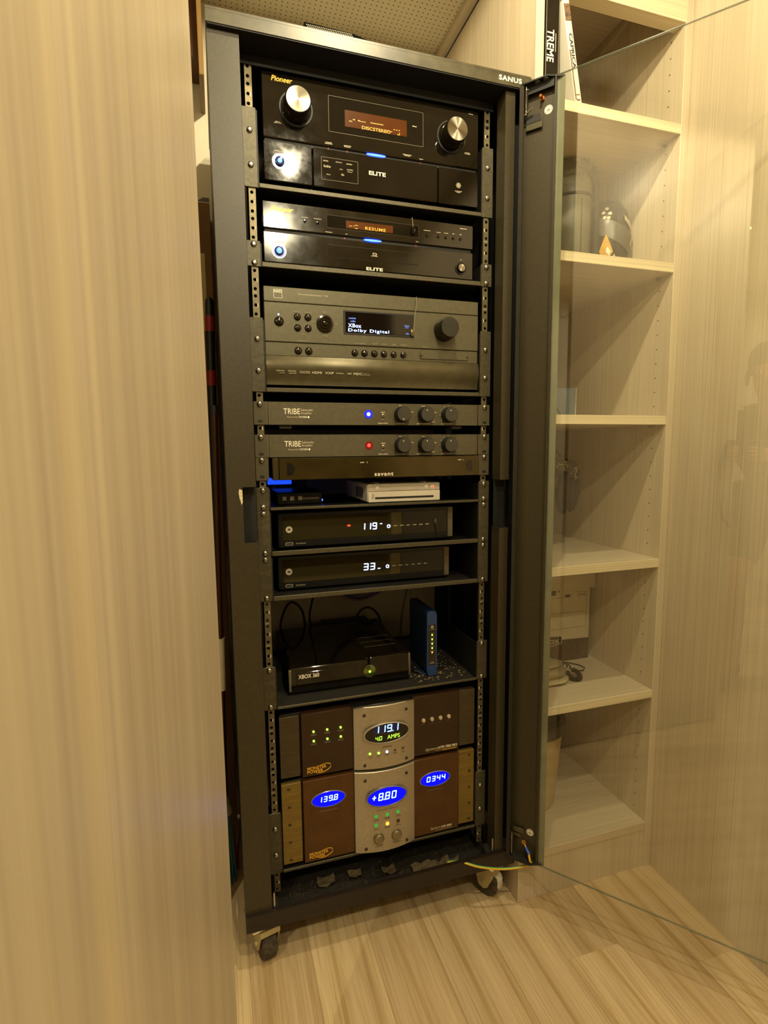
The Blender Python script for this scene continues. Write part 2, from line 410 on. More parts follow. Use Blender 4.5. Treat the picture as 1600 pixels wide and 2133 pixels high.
# ------------------------------------------------------------------ open shelving beside the rack
SX0, SX1, SXM = .3015, .6765, .3195
SHELF_Z = [.6515, .3706, .0428, -.2846, -.6035]
def shelving():
    t = thing('shelving_unit', 'built-in pale oak laminate shelving unit with six levels beside the rack', 'shelves', (.49, .16, FZ))
    part('side_panel', MB().cbox(SX0, SXM, -.060, .385, FZ, .985, .0008), wood_z, t, smooth=False)
    part('side_panel', MB().cbox(.6570, .6765, -.060, .385, FZ, .985, .0008), wood_z, t, smooth=False)
    part('back_panel', MB().box(SXM, .6570, .370, .385, FZ, .985), wood_z, t, smooth=False)
    part('top_panel', MB().box(SXM, .6570, -.02, .370, .985, 1.005), wood_x, t, smooth=False)
    part('header', MB().cbox(SXM, .6570, -.060, -.028, .847, .985, .0008), wood_edge, t, smooth=False)
    for z in SHELF_Z:
        s = part('shelf', MB().cbox(SXM, .6570, -.0585, .370, z-.0195, z, .0007), wood_x, t, smooth=False)
        part('edge_band', MB().cbox(SXM+.0004, .6566, -.0600, -.0586, z-.0195, z, .0004), wood_edge, s, smooth=False)
    part('bottom_shelf', MB().cbox(SXM, .6570, -.060, .370, -.966, -.9455, .0008), wood_x, t, smooth=False)
    part('plinth', MB().cbox(SXM, .6570, -.0570, -.040, FZ, -.9672, .0006), wood_z, t, smooth=False)
    # peg holes drilled down the side panel
    mb = MB()
    for y in (-.022,):
        z = .93
        while z > -.93:
            if min(abs(z-(s-.01)) for s in SHELF_Z) > .03: mb.cyl((.6572, y, z), (.6566, y, z), .0015, n=10)
            z -= .032
    part('peg_holes', mb, mat('peg_hole_dark', '2a1e0e', .9), t, kind='stuff', smooth=False)
    mb = MB()
    for z in SHELF_Z[:3]:
        for y in (-.02, .33): mb.cyl((.6569, y, z-.0235), (.648, y, z-.0235), .003, n=10)
    part('shelf_pegs', mb, chrome, t, kind='stuff')
shelving()

# ------------------------------------------------------------------ the equipment rack
def hole_strip(mb, x0, x1, zs, zlo, zhi, y, r, th=.002, n=8):
    """front skin of a rail with real round holes"""
    h = .0055; xc = (x0+x1)/2; edges = []
    for z in sorted(zs): edges.append((z-h, z+h, z))
    cur = zlo
    for a, b, z in edges:
        if a > cur: mb.add([(x0,y,cur),(x1,y,cur),(x1,y,a),(x0,y,a)], [(0,1,2,3)])
        out = [(x1,a),(x1,z),(x1,b),(xc,b),(x0,b),(x0,z),(x0,a),(xc,a)]
        inn = [(xc+r*math.cos(math.radians(t)), z+r*math.sin(math.radians(t))) for t in (-45,0,45,90,135,180,225,270)]
        vs = [(p[0],y,p[1]) for p in out]+[(p[0],y,p[1]) for p in inn]+[(p[0],y+th,p[1]) for p in inn]
        mb.add(vs, [(i,(i+1)%8,8+(i+1)%8,8+i) for i in range(8)]+[(8+i,8+(i+1)%8,16+(i+1)%8,16+i) for i in range(8)])
        cur = b
    if cur < zhi: mb.add([(x0,y,cur),(x1,y,cur),(x1,y,zhi),(x0,y,zhi)], [(0,1,2,3)])
HOLES = []
for k in range(-22, 16):
    zt = .03175+.04445*k
    for d in (0, .015875, .03175):
        if -.935 < zt-d < .648: HOLES.append(zt-d)
SCREW = MB().lathe((0,0,0), (0,-1,0), [(0,.0052),(.0012,.0052),(.0028,.0042),(.0036,.0022),(.0038,0)], n=14)
SCREW.box(-.0028,.0028,-.0040,-.0030,-.0005,.0005).box(-.0005,.0005,-.0040,-.0030,-.0028,.0028)
screw_me = mesh_of(SCREW, 'screw', screw_mat)
HU = Vector((.628, -.778, 0)); HN = Vector((.778, .628, 0)); HP = Vector((.290, -.060, 0)) - Vector((.778, .628, 0))*.010
def dr(u, z, n=0.0):
    p = HP + HU*u + HN*n; return (p.x, p.y, z)
def door_box(mb, u0, u1, n0, n1, z0, z1, c=0):
    k = len(mb.v)
    if c: mb.cbox(u0, u1, n0, n1, z0, z1, c)
    else: mb.box(u0, u1, n0, n1, z0, z1)
    mb.xform(lambda p: dr(p.x, p.z, p.y), k)
def rack():
    t = thing('equipment_rack', 'tall black steel equipment rack on casters with open glass door', 'rack', (0, .14, FZ))
    # uprights, with a hand hole in the left one
    mb = MB(); zl, zh = -.934, .6555
    for a, b, c, d in ((-.2985,-.2475,zl,-.193), (-.2985,-.2475,-.091,.6555), (-.2985,-.2713,-.193,-.091)):
        mb.box(a, b, -.045, -.043, c, d)
    mb.box(-.2985, -.2965, -.043, -.006, zl, zh); mb.box(-.2495, -.2475, -.043, -.012, zl, -.193); mb.box(-.2495, -.2475, -.043, -.012, -.091, zh)
    lp = part('upright', mb, powder, t, smooth=False)
    mb = MB()
    for c, d in ((zl,-.193), (-.091,zh)):
        mb.box(.2475, .2680, -.045, -.043, c, d); mb.box(.2475, .2495, -.043, -.012, c, d); mb.box(.2665, .2680, -.043, -.010, c, d)
    rp = part('upright', mb, powder, t, smooth=False)
    part('hinge_recess', MB().box(.2680, .2985, -.012, -.006, zl, zh).box(.2965, .2985, -.030, -.012, zl, zh), powder_in, rp, smooth=False)
    for s in (-1, 1):
        mb = MB(); x0, x1 = sorted((s*.2465, s*.2720))
        mb.box(x0, x1, -.0425, -.040, -.197, -.193).box(x0, x1, -.0425, -.040, -.091, -.087)
        mb.box(x0, x1, -.020, -.0185, -.20, -.08)
        part('hand_hole_liner', mb, powder_in, lp if s < 0 else rp, smooth=False)
    # torn paper label beside the hand hole
    part('torn_label', MB().poly([(-.2770,-.094),(-.2718,-.0965),(-.2716,-.118),(-.2740,-.123),(-.2752,-.116),(-.2768,-.112),(-.2782,-.100)], -.0456, -.0451), mat('torn_paper', 'c9bc95', .8, var=.2, vscale=200), lp, smooth=False)
    # side skins, rear uprights
    for s in (-1, 1):
        x0, x1 = sorted((s*.2955, s*.2985))
        part('side_skin', MB().box(x0, x1, -.006, .325, zl, zh), powder_in, t, smooth=False)
        x0, x1 = sorted((s*.255, s*.2955))
        part('rear_upright', MB().box(x0, x1, .300, .325, zl, zh), powder_in, t, smooth=False)
        # front rail with threaded holes
        mb = MB(); x0, x1 = sorted((s*.2256, s*.2394))
        hole_strip(mb, x0, x1, HOLES, -.936, .653, .0, .0031)
        a, b = sorted((s*.2394, s*.2378)); mb.box(a, b, .0, .03, -.936, .653)
        r = part('rack_rail', mb, rail_mat, t, smooth=False)
        m2 = MB()
        for k in range(-21, 15):   # unit ticks and numbers printed on the rail
            z = .03175+.04445*k+.0062
            if -.92 < z < .64:
                m2.rect(s*.2325-.0055, s*.2325+.0030, z-.0004, z+.0004, -.0003)
                m2.rect(s*.2325+.0036*(1 if s < 0 else -1)-.001, s*.2325+.0036*(1 if s < 0 else -1)+.001, z-.0255, z-.0195, -.0003)
        part('unit_ticks', m2, print_w, r, smooth=False)
    # top
    mb = MB(); z0, z1 = .658, .681
    mb.poly([(-.2995,z0+.001),(-.2985,z0),(.2985,z0),(.2998,z0+.001),(.2998,z1-.006),(.2945,z1),(-.2995,z1)], -.055, .33)
    cap = part('top_cap', mb, cap_mat, t, smooth=False)
    part('cap_shade_sheet', MB().box(-.297, .297, -.0535, .30, .6560, .6578), powder_in, cap, smooth=False)  # dark sheet that puts the shade under the cap into colour
    part('top_bevel', MB().add([(-.2995,-.0552,z1-.004),(.2960,-.0552,z1-.004),(.2940,-.050,z1+.0006),(-.2985,-.050,z1+.0006)], [(0,1,2,3)]), cap_mat, cap, smooth=False)
    lettering('SANUS', (.2265, .2755, .6645, .6735), -.0555, white_lit, cap, bold=.03, spacing=1.12)
    mb = MB(); mb.box(-.2445, .2445, -.002, .003, .640, .6555).box(-.2445, .2445, .003, .30, .650, .6555)
    part('top_crossbar', mb, powder_in, t, smooth=False)
    # bottom frame: folded front rail, tray, corner blocks
    mb = MB(); mb.box(-.2985, .2985, -.052, -.049, -.957, -.934).box(-.2985, .2985, -.0485, -.046, -.972, -.957).box(-.2985, .2985, -.052, -.044, -.9345, -.933)
    mb.box(-.2985, .2985, -.046, .325, -.9725, -.970)
    part('bottom_rail', mb, mat('brown_black_steel', '1c120d', .38, var=.2, bump=.12), t, smooth=False)
    part('bottom_tray', MB().box(-.255, .255, -.044, .30, -.969, -.9655), dusty, t, smooth=False)
    for s in (-1, 1):
        x0, x1 = sorted((s*.297, s*.232))
        part('corner_block', MB().cbox(x0, x1, -.0475, -.012, -.9640, -.9355, .003), dusty, t)
    for x, y in ((-.205, -.035), (.205, -.035)):
        part('tray_bolt', MB().lathe((x, y, -.9655), (0,0,1), [(0,.008),(.002,.008),(.004,.005),(.0045,0)], n=16), chrome, t)
    for x, y in ((-.21, .03), (-.205, .055), (.19, .02), (.195, .045)):
        part('rivet', MB().lathe((x, y, -.9725), (0,0,-1), [(0,.006),(.0015,.005),(.002,0)], n=14), chrome, t)
    # casters
    for (x, y, a, paper) in ((-.2600, -.008, 14, 0), (.2520, -.006, 30, 1), (-.255, .285, 20, 0), (.252, .285, -15, 0)):
        R = Matrix.Rotation(math.radians(a), 3, 'Z'); o = Vector((x, y, 0))
        def tr(mb): return mb.xform(lambda p: o + R @ p)
        mb = MB(); mb.cbox(-.036, .036, -.036, .036, -.9765, -.9730, .0015)
        c = part('caster', tr(mb), mat('zinc_caster', 'b8ab80', .4, .4, var=.15), t)
        mb = MB().lathe((0,.004,-.9765), (0,0,-1), [(0,.024),(.006,.024),(.009,.018),(.010,0)], n=20)
        part('swivel_race', tr(mb), MATS['zinc_caster'], c)
        for s in (-1, 1):
            mb = MB(); pts = [(-.031,-.984),(.026,-.984),(.022,-1.005),(.010,-1.040),(-.003,-1.044),(-.013,-1.037),(-.027,-1.006)]
            mb.loops([[(s*.0185, q[0], q[1]) for q in pts], [(s*.0205, q[0], q[1]) for q in pts]])
            mb.cyl((s*.0205, 0, -1.031), (s*.0235, 0, -1.031), .0055, n=6)
            part('fork_plate', tr(mb), MATS['zinc_caster'], c, smooth=False)
        part('fork_bridge', tr(MB().box(-.0205, .0205, -.031, .026, -.9865, -.9835).box(-.0205, .0205, -.0325, -.0305, -.9960, -.9835)), MATS['zinc_caster'], c, smooth=False)
        mb = MB().lathe((-.015,0,-1.0305), (1,0,0), [(0,.020),(0,.0315),(.003,.0345),(.027,.0345),(.030,.0315),(.030,.020)], n=32)
        part('wheel', tr(mb), mat('dusty_caster_wheel', '3f362a', .8, var=.55, vscale=110), c)
        if paper:
            mb = MB(); pts = []
            for k in range(7):
                an = math.radians(205-14*k); rr = .0352
                pts.append([(-.010+.003*math.sin(k*2.1), rr*math.cos(an), -1.0305+rr*math.sin(an)), (.011+.002*math.cos(k*1.7), rr*math.cos(an), -1.0305+rr*math.sin(an))])
            for k in range(6): mb.add([pts[k][0], pts[k][1], pts[k+1][1], pts[k+1][0]], [(0,1,2,3)])
            part('stuck_paper', tr(mb), white_pl, c, smooth=False)
    # glass door swung open on the right
    d = part('door', (lambda m: (door_box(m, -.010, .0545, .010, .0125, -.935, .657), m)[1])(MB()), powder, t, smooth=False)
    mb = MB(); door_box(mb, -.012, -.010, -.008, .0125, -.935, .657); door_box(mb, -.012, -.004, -.010, -.008, -.935, .657)
    part('hinge_flange', mb, mat('flange_grey', '2e2a22', .75, var=.15, spec=.2), d, smooth=False)
    mb = MB(); door_box(mb, .0525, .0545, -.002, .0100, -.935, .657)
    part('stile_return', mb, powder, d, smooth=False)
    for s, z in ((1, .657), (-1, -.935)):
        mb = MB(); pts = [(-.012,.0125),(.0665,.0125),(.0665,.0085),(.056,.0020),(.040,-.010),(-.004,-.012),(-.012,-.008)]
        mb.loops([[dr(u, z, n) for u, n in pts], [dr(u, z-s*.0025, n) for u, n in pts]])
        br = part('hinge_bracket', mb, powder_in if s > 0 else dusty, d, smooth=False)
        if s > 0:
            mb = MB(); door_box(mb, -.004, .050, -.0, .0015, .640, .655)
            part('bracket_lug', mb, powder_in, br, smooth=False)
            for u in (.020, .036): part('bracket_hole', MB().cyl(dr(u, .6545, -.004), dr(u, .6530, -.004), .0045, n=16), mat('hole_grey', '575245', .6), br)
    glass_m = NT('door_glass'); g = glass_m
    for n in list(g.n):
        if n.type != 'OUTPUT_MATERIAL': g.n.remove(n)
    out = [n for n in g.n if n.type == 'OUTPUT_MATERIAL'][0]
    tb = g.new('ShaderNodeBsdfTransparent'); tb.inputs[0].default_value = (.98, .985, .965, 1)
    gb = g.new('ShaderNodeBsdfGlossy'); gb.inputs['Roughness'].default_value = 0.0; gb.inputs[0].default_value = (1, 1, 1, 1)
    sm = g.noise(g.coord((1,1,1)), 9, 4, .6)
    lw = g.new('ShaderNodeLayerWeight'); lw.inputs['Blend'].default_value = .5     # Schlick reflectance, the same from both sides
    pw = g.new('ShaderNodeMath', operation='POWER'); pw.inputs[1].default_value = 5; g.link(lw.outputs['Facing'], pw.inputs[0])
    ad = g.new('ShaderNodeMath', operation='MULTIPLY_ADD'); ad.inputs[1].default_value = .94; ad.inputs[2].default_value = .06
    g.link(pw.outputs[0], ad.inputs[0])
    mx = g.new('ShaderNodeMixShader'); g.link(ad.outputs[0], mx.inputs[0]); g.link(tb.outputs[0], mx.inputs[1]); g.link(gb.outputs[0], mx.inputs[2])
    df = g.new('ShaderNodeBsdfDiffuse'); df.inputs[0].default_value = (.72, .74, .66, 1)   # film of finger marks and dust
    rp_ = g.ramp(sm, [(.45, (.0,)*3), (.8, (.02,)*3)])
    mx2 = g.new('ShaderNodeMixShader'); g.link(rp_, mx2.inputs[0]); g.link(mx.outputs[0], mx2.inputs[1]); g.link(df.outputs[0], mx2.inputs[2])
    g.link(mx2.outputs[0], out.inputs[0])
    mb = MB(); door_box(mb, .0550, .566, .0040, .0080, -.936, .658)
    gp = part('glass_pane', mb, glass_m.m, d, smooth=False, label='clear glass pane with finger marks')
    edge_m = NT('glass_edge'); e = edge_m
    e.b.inputs['Base Color'].default_value = (*lin('6a7560'), 1); e.b.inputs['Roughness'].default_value = .2
    nz = e.noise(e.coord((1,1,1)), 60, 2); e.link(e.ramp(nz, [(.3, lin('616c58')), (.7, lin('78826c'))]), e.b.inputs['Base Color']); e.b.inputs['Alpha'].default_value = .55
    mb = MB(); door_box(mb, .0550, .566, .0040, .0080, .6582, .6592); door_box(mb, .0550, .566, .0040, .0080, -.9372, -.9362); door_box(mb, .5662, .567, .0040, .0080, -.936, .658)
    part('polished_edge', mb, edge_m.m, gp, smooth=False)
    mb = MB(); door_box(mb, .0548, .0675, .0083, .0100, -.935, .657)
    part('edge_gasket', mb, mat('grey_green_gasket', '6f725e', .35, var=.1, vscale=20), d, smooth=False)
    # fittings on the stile
    for z0, z1 in ((.648, .611), (-.880, -.921)):
        pts = []
        for k in range(97):
            a = k*2*math.pi/8; z = z0+(z1-z0)*k/96
            p = Vector(dr(-.0015, z, -.004)) + HU*(.0032*math.cos(a)) + HN*(.0032*math.sin(a)); pts.append(p)
        sp = part('hinge_spring', MB().tube(pts, .0008, 5), chrome, d)
        part('spring_pin', MB().cyl(dr(-.0015, z0+.006, -.004), dr(-.0015, z1-.008, -.004), .0013, n=8), chrome, sp)
    for z, uu in ((.607, .0375), (-.871, .0350)):
        st = part('ground_sticker', MB().cyl(dr(uu, z, .0099), dr(uu, z, .0095), .0078, n=26), white_lit, d)
        mb = MB()
        for a in range(24):
            a0 = a*15; a1 = a0+15
            q = [(.0068, a0), (.0068, a1), (.0061, a1), (.0061, a0)]
            mb.add([dr(uu+r*math.cos(math.radians(b)), z+r*math.sin(math.radians(b)), .0093) for r, b in q], [(0,1,2,3)])
        for (u0, u1, za, zb) in ((-.0005,.0005,0,.0055), (-.0045,.0045,-.0006,.0004), (-.003,.003,-.0023,-.0015), (-.0015,.0015,-.0039,-.0031)):
            mb.add([dr(uu+u0, z+za, .0093), dr(uu+u1, z+za, .0093), dr(uu+u1, z+zb, .0093), dr(uu+u0, z+zb, .0093)], [(0,1,2,3)])
        part('ground_symbol', mb, dark_print, st, smooth=False)
    part('stile_bolt', MB().cyl(dr(.026, .629, .010), dr(.026, .629, -.004), .0026, n=12).cyl(dr(.026,.629,.010), dr(.026,.629,.006), .0045, n=6), mat('copper_bolt', 'b0703a', .35, .9), d)
    mb = MB(); door_box(mb, -.004, .028, .004, .0055, .578, .603, .0012)
    br = part('latch_plate', mb, mat('latch_steel', '575341', .4, .6, var=.2), d)
    mb = MB(); mb.loops([[dr(u, z, .0036) for u, z in ((-.003,.6035),(.022,.6035),(.0265,.599),(.0265,.590),(-.003,.590))], [dr(u, z, .0032) for u, z in ((-.003,.6035),(.022,.6035),(.0265,.599),(.0265,.590),(-.003,.590))]])
    part('latch_opening', mb, rubber, br, smooth=False)
    part('latch_pin', MB().cyl(dr(-.006, .604, -.004), dr(.012, .611, -.006), .0018, n=10), chrome, br)
    mb = MB(); door_box(mb, -.003, .022, .004, .0055, -.877, -.866, .001); door_box(mb, .0, .016, .0035, .0045, -.886, -.880)
    part('latch_plate', mb, MATS['latch_steel'], d)
    # ends of the tray wiring clips at the foot of each upright
    for x in (-.2425, .2425): part('clip', MB().box(x-.0015, x+.0015, -.046, -.044, -.930, -.900), chrome, t, smooth=False)
    return t
RACK = rack()

def rack_shelf(label, ztop, zbot, screws, lip, depth=.31, dust=False):
    t = thing('rack_shelf', label, 'rack shelf', (0, .1, zbot), 'bolted rack shelves')
    l0, l1 = lip
    mb = MB().box(-.2190, .2190, -.003, -.001, l0, l1).box(-.2190, .2190, -.001, depth, l0, l0+.002)
    part('tray', mb, dusty if dust else tray_mat, t, smooth=False)
    part('front_lip', MB().cbox(-.2190, .2190, -.0052, -.003, l0, l1, .0006), shelf_mat, t, smooth=False)
    for s in (-1, 1):
        x0, x1 = sorted((s*.2450, s*.2210))
        mb = MB().plate(x0, x1, zbot, ztop, -.0028, -.0006, .0015, .0006, 2)
        e = part('ear', mb, shelf_mat, t)
        a, b = sorted((s*.2210, s*.2190)); part('side_wall', MB().box(a, b, -.0028, depth*.8, zbot, ztop-.004), tray_mat, t, smooth=False)
        for z in screws: piece('screw', screw_me, e, (s*.2325, -.0028, z), (0, random.Random(z).uniform(0, 3), 0))
    return t
rack_shelf('deep black rack shelf carrying the large gold-lettered receiver', .5715, .4395, (.5334, .47625), (.4395, .4470))
rack_shelf('shallow black rack shelf carrying the disc player', .3493, .3050, (.3429, .31115), (.3050, .3135))
rack_shelf('deep black rack shelf carrying the charcoal receiver', .2159, .0826, (.1778, .12065), (.0826, .0905))
rack_shelf('shallow black rack shelf carrying the white game console', -.0955, -.1397, (-.1016, -.13335), (-.1397, -.1345))
rack_shelf('clean black rack shelf directly under the white console shelf', -.1400, -.2284, (-.14605, -.22225), (-.2284, -.2195))
rack_shelf('dusty black rack shelf under the two cable boxes, above the black console', -.2288, -.3173, (-.23495, -.31115), (-.3173, -.3085), dust=True)
rack_shelf('dusty black rack shelf carrying the black game console and the modem', -.4510, -.5397, (-.4572, -.5334), (-.5397, -.5345), dust=True)
rack_shelf('low black rack shelf under the two power conditioners', -.7620, -.8960, (-.7960, -.8543), (-.8960, -.8900))

# ------------------------------------------------------------------ devices in the rack
def body(t, x0, x1, z0, z1, y0, y1, m=None, name='case'):
    return part(name, MB().cbox(x0, x1, y0, y1, z0, z1, .0015), m or case_mat, t)
def knob(t, x, z, y, r, depth, m_side, m_face, face_r=None, name='knob', skirt=None):
    face_r = face_r or r*.93
    k = part(name, MB().lathe((x, y, z), (0,-1,0), [(0, r), (depth*.9, face_r*1.04), (depth, face_r*.97), (depth, 0)], n=40), m_side, t)
    part('face', MB().lathe((x, y-depth, z), (0,-1,0), [(-.0004, face_r*.96), (.0004, face_r*.94), (.0006, 0)], n=40), m_face, k)
    if skirt: part('skirt', MB().lathe((x, y+.001, z), (0,-1,0), [(0, skirt), (.003, skirt*.98), (.003, skirt*.90), (.0005, skirt*.86)], n=40), rubber, k)
    return k
def button(t, x, z, y, r, m, d=.004, name='button'):
    return part(name, MB().lathe((x, y, z), (0,-1,0), [(0, r*1.35), (.0006, r*1.35), (.0006, r), (d*.8, r*.95), (d, r*.7), (d*1.04, 0)], n=18), m, t)
def screwp(t, x, z, y, r=.0028, m=None):
    return part('panel_screw', MB().lathe((x, y, z), (0,-1,0), [(0, r*1.25), (.0004, r*1.25), (.0004, r), (.001, r*.8), (.0004, r*.5), (.0004, 0)], n=16), m or screw_mat, t)

def spun_metal():
    t = NT('spun_aluminium')
    t.b.inputs['Metallic'].default_value = 1.0; t.b.inputs['Roughness'].default_value = .3
    t.b.inputs['Anisotropic'].default_value = .9
    n = t.noise(t.coord((1,1,1)), 60, 2); t.link(t.ramp(n, [(.3, lin('8f8a7c')), (.7, lin('a8a294'))]), t.b.inputs['Base Color'])
    tg = t.new('ShaderNodeTangent', direction_type='RADIAL', axis='Y'); t.link(tg.outputs[0], t.b.inputs['Tangent'])
    return t.m
def receiver_gold():
    t = thing('av_receiver', 'large gloss black receiver with gold lettering and two round knobs', 'receiver', (0, .12, .4415))
    y = -.006
    body(t, -.207, .207, .4530, .629, .012, .30)
    p = part('front_panel', MB().plate(-.210, .210, .5255, .6325, y, .012, .003, .0015), gloss, t)
    lo = part('lower_panel', MB().plate(-.210, -.1236, .4540, .5205, y, .012, .003, .0012), gloss, t)
    lo2 = part('lower_panel', MB().plate(-.1218, .1232, .4540, .5205, y, .012, .0015, .0012), gloss, t)
    part('lower_panel', MB().plate(.1250, .210, .4540, .5205, y, .012, .003, .0012), gloss, t)
    part('groove', MB().box(-.207, .207, y+.004, .012, .5195, .5265), rubber, t, smooth=False)
    for x in (-.16, .16): part('foot', MB().lathe((x, .04, .4530), (0,0,-1), [(0,.018),(.008,.018),(.0105,.015),(.0105,0)], n=20), rubber, t)
    lettering('Pioneer', (-.193, -.1555, .6185, .6275), y-.0004, gold_p, p, shear=.25, bold=.02)
    spun = spun_metal()
    for x, z, s in ((-.1505, .5785, .0305), (.1510, .5770, .0305)):
        knob(t, x, z, y, .0245, .030, gloss2, spun, .0220, name='volume_knob' if x > 0 else 'selector_knob', skirt=s)
    # display window outline and amber display
    mb = MB(); w = .0004
    for a, b, c, d in ((-.0915,.0927,.6115,.6119),(-.0915,.0927,.5510,.5514),(-.0915,-.0911,.5510,.6119),(.0923,.0927,.5510,.6119)): mb.rect(a, b, c, d, y-.0003)
    part('window_line', mb, print_d, p, smooth=False)
    part('window', MB().plate(-.0910, .0920, .5516, .6112, y-.0002, y+.001, .001, .0001, 2), mat('window_black', '080604', .05, var=0), p)
    dp = part('display', MB().rect(-.0613, .0592, .5640, .5922, y-.0005), disp_orange, p, smooth=False)
    mb = MB()
    for a, b, c, d in ((-.0535,-.0475,.5735,.5747),(-.0460,-.0420,.5770,.5785),(-.0365,-.0330,.5765,.5783),(-.0330,-.0215,.5763,.5771),(-.0125,.0125,.5768,.5780),(.0325,.0355,.5720,.5732),(.0375,.0405,.5720,.5732),(.0425,.0450,.5720,.5732),(.0180,.0230,.5675,.5684),(.0265,.0300,.5677,.5686),(.040,.0445,.5643,.5655),(.0440,.0450,.5643,.5690)): mb.rect(a, b, c, d, y-.0008)
    part('display_marks', mb, seg_orange, dp, smooth=False)
    lettering('DISCSTEREO', (-.0290, .0265, .5641, .5698), y-.0008, seg_orange, dp, bold=.01)
    lettering('ELITE', (-.0165, .0165, .4868, .4938), y-.0004, white_lit, lo2, bold=.025)
    button(t, -.1822, .4868, y, .0085, mat('chrome_ring_button', '3a4068', .2, .6), .004, 'power_button')
    part('power_light', MB().lathe((-.1822, y-.0040, .4868), (0,-1,0), [(0,.0042),(.0008,.0036),(.0012,0)], n=20), led_blue, t)
    part('power_ring', MB().ring(-.1822, .4868, y-.0009, .0118, .0132), chrome, t)
    part('accent_light', MB().lathe((-.0020, y+.002, .5228), (0,-1,0), [(0,.001),(.0035,.001),(.0035,0)], n=12).xform(lambda q: (-.0020+(q.x+.0020)*19, q.y, .5228+(q.z-.5228)*1.3)), led_blue, t)
    mb = MB()
    for x in (-.0924, -.0571, .0884): mb.rect(x-.0011, x+.0011, .5205, .5262, y+.0036)
    part('red_pointer', mb, mat('red_print', '8c1a1e', .5, emit='7a1014', estr=.25), t, smooth=False)  # red print with a faint glow put into its colour
    part('captions', marks([(-.0924,.5310,.012,.0012),(-.0924,.5290,.014,.0012),(-.0571,.5305,.014,.0012),(-.0571,.5285,.012,.0012),(.060,.5318,.018,.0012),(.060,.5298,.012,.0012),(.0884,.5278,.008,.0012),(-.1833,.5500,.013,.0012),(-.1833,.5520,.008,.0012),(.1857,.5530,.011,.0012),(.1857,.5510,.013,.0012),(.1927,.6247,.010,.0016),(-.1822,.5035,.018,.0013),(.1673,.4795,.016,.0013),(.1673,.4775,.008,.0013),(.0755,.5840,.009,.0018)], y-.0005), print_w, t, smooth=False)
    mb = MB(); x0, x1, z0, z1 = -.1070, -.0378, .4672, .5060
    for a, b, c, d in ((x0,x1,z0,z0+.0004),(x0,x1,z1-.0004,z1),(x0,x0+.0004,z0,z1),(x1-.0004,x1,z0,z1)): mb.rect(a, b, c, d, y-.0004)
    part('label_outline', mb, print_d, lo2, smooth=False)
    part('label_print', marks([(-.098,.4985,.010,.0028),(-.074,.4995,.012,.0018),(-.054,.4985,.012,.0022),(-.096,.4885,.013,.0040),(-.070,.4880,.006,.0018),(-.053,.4890,.012,.0022),(-.053,.4855,.010,.0016),(-.094,.4760,.007,.0018),(-.067,.4780,.005,.0035)], y-.0004, 5), print_d, lo2, smooth=False)
    mb = MB()
    for a in range(6):
        an = math.radians(60*a); mb.ring(.1673+.0028*math.cos(an), .4910+.0028*math.sin(an), y-.0005, .0019, .0024, n=12)
    mb.ring(.1673, .4910, y-.0005, .0019, .0024, n=12)
    part('emblem', mb, print_w, t, smooth=False)
receiver_gold()

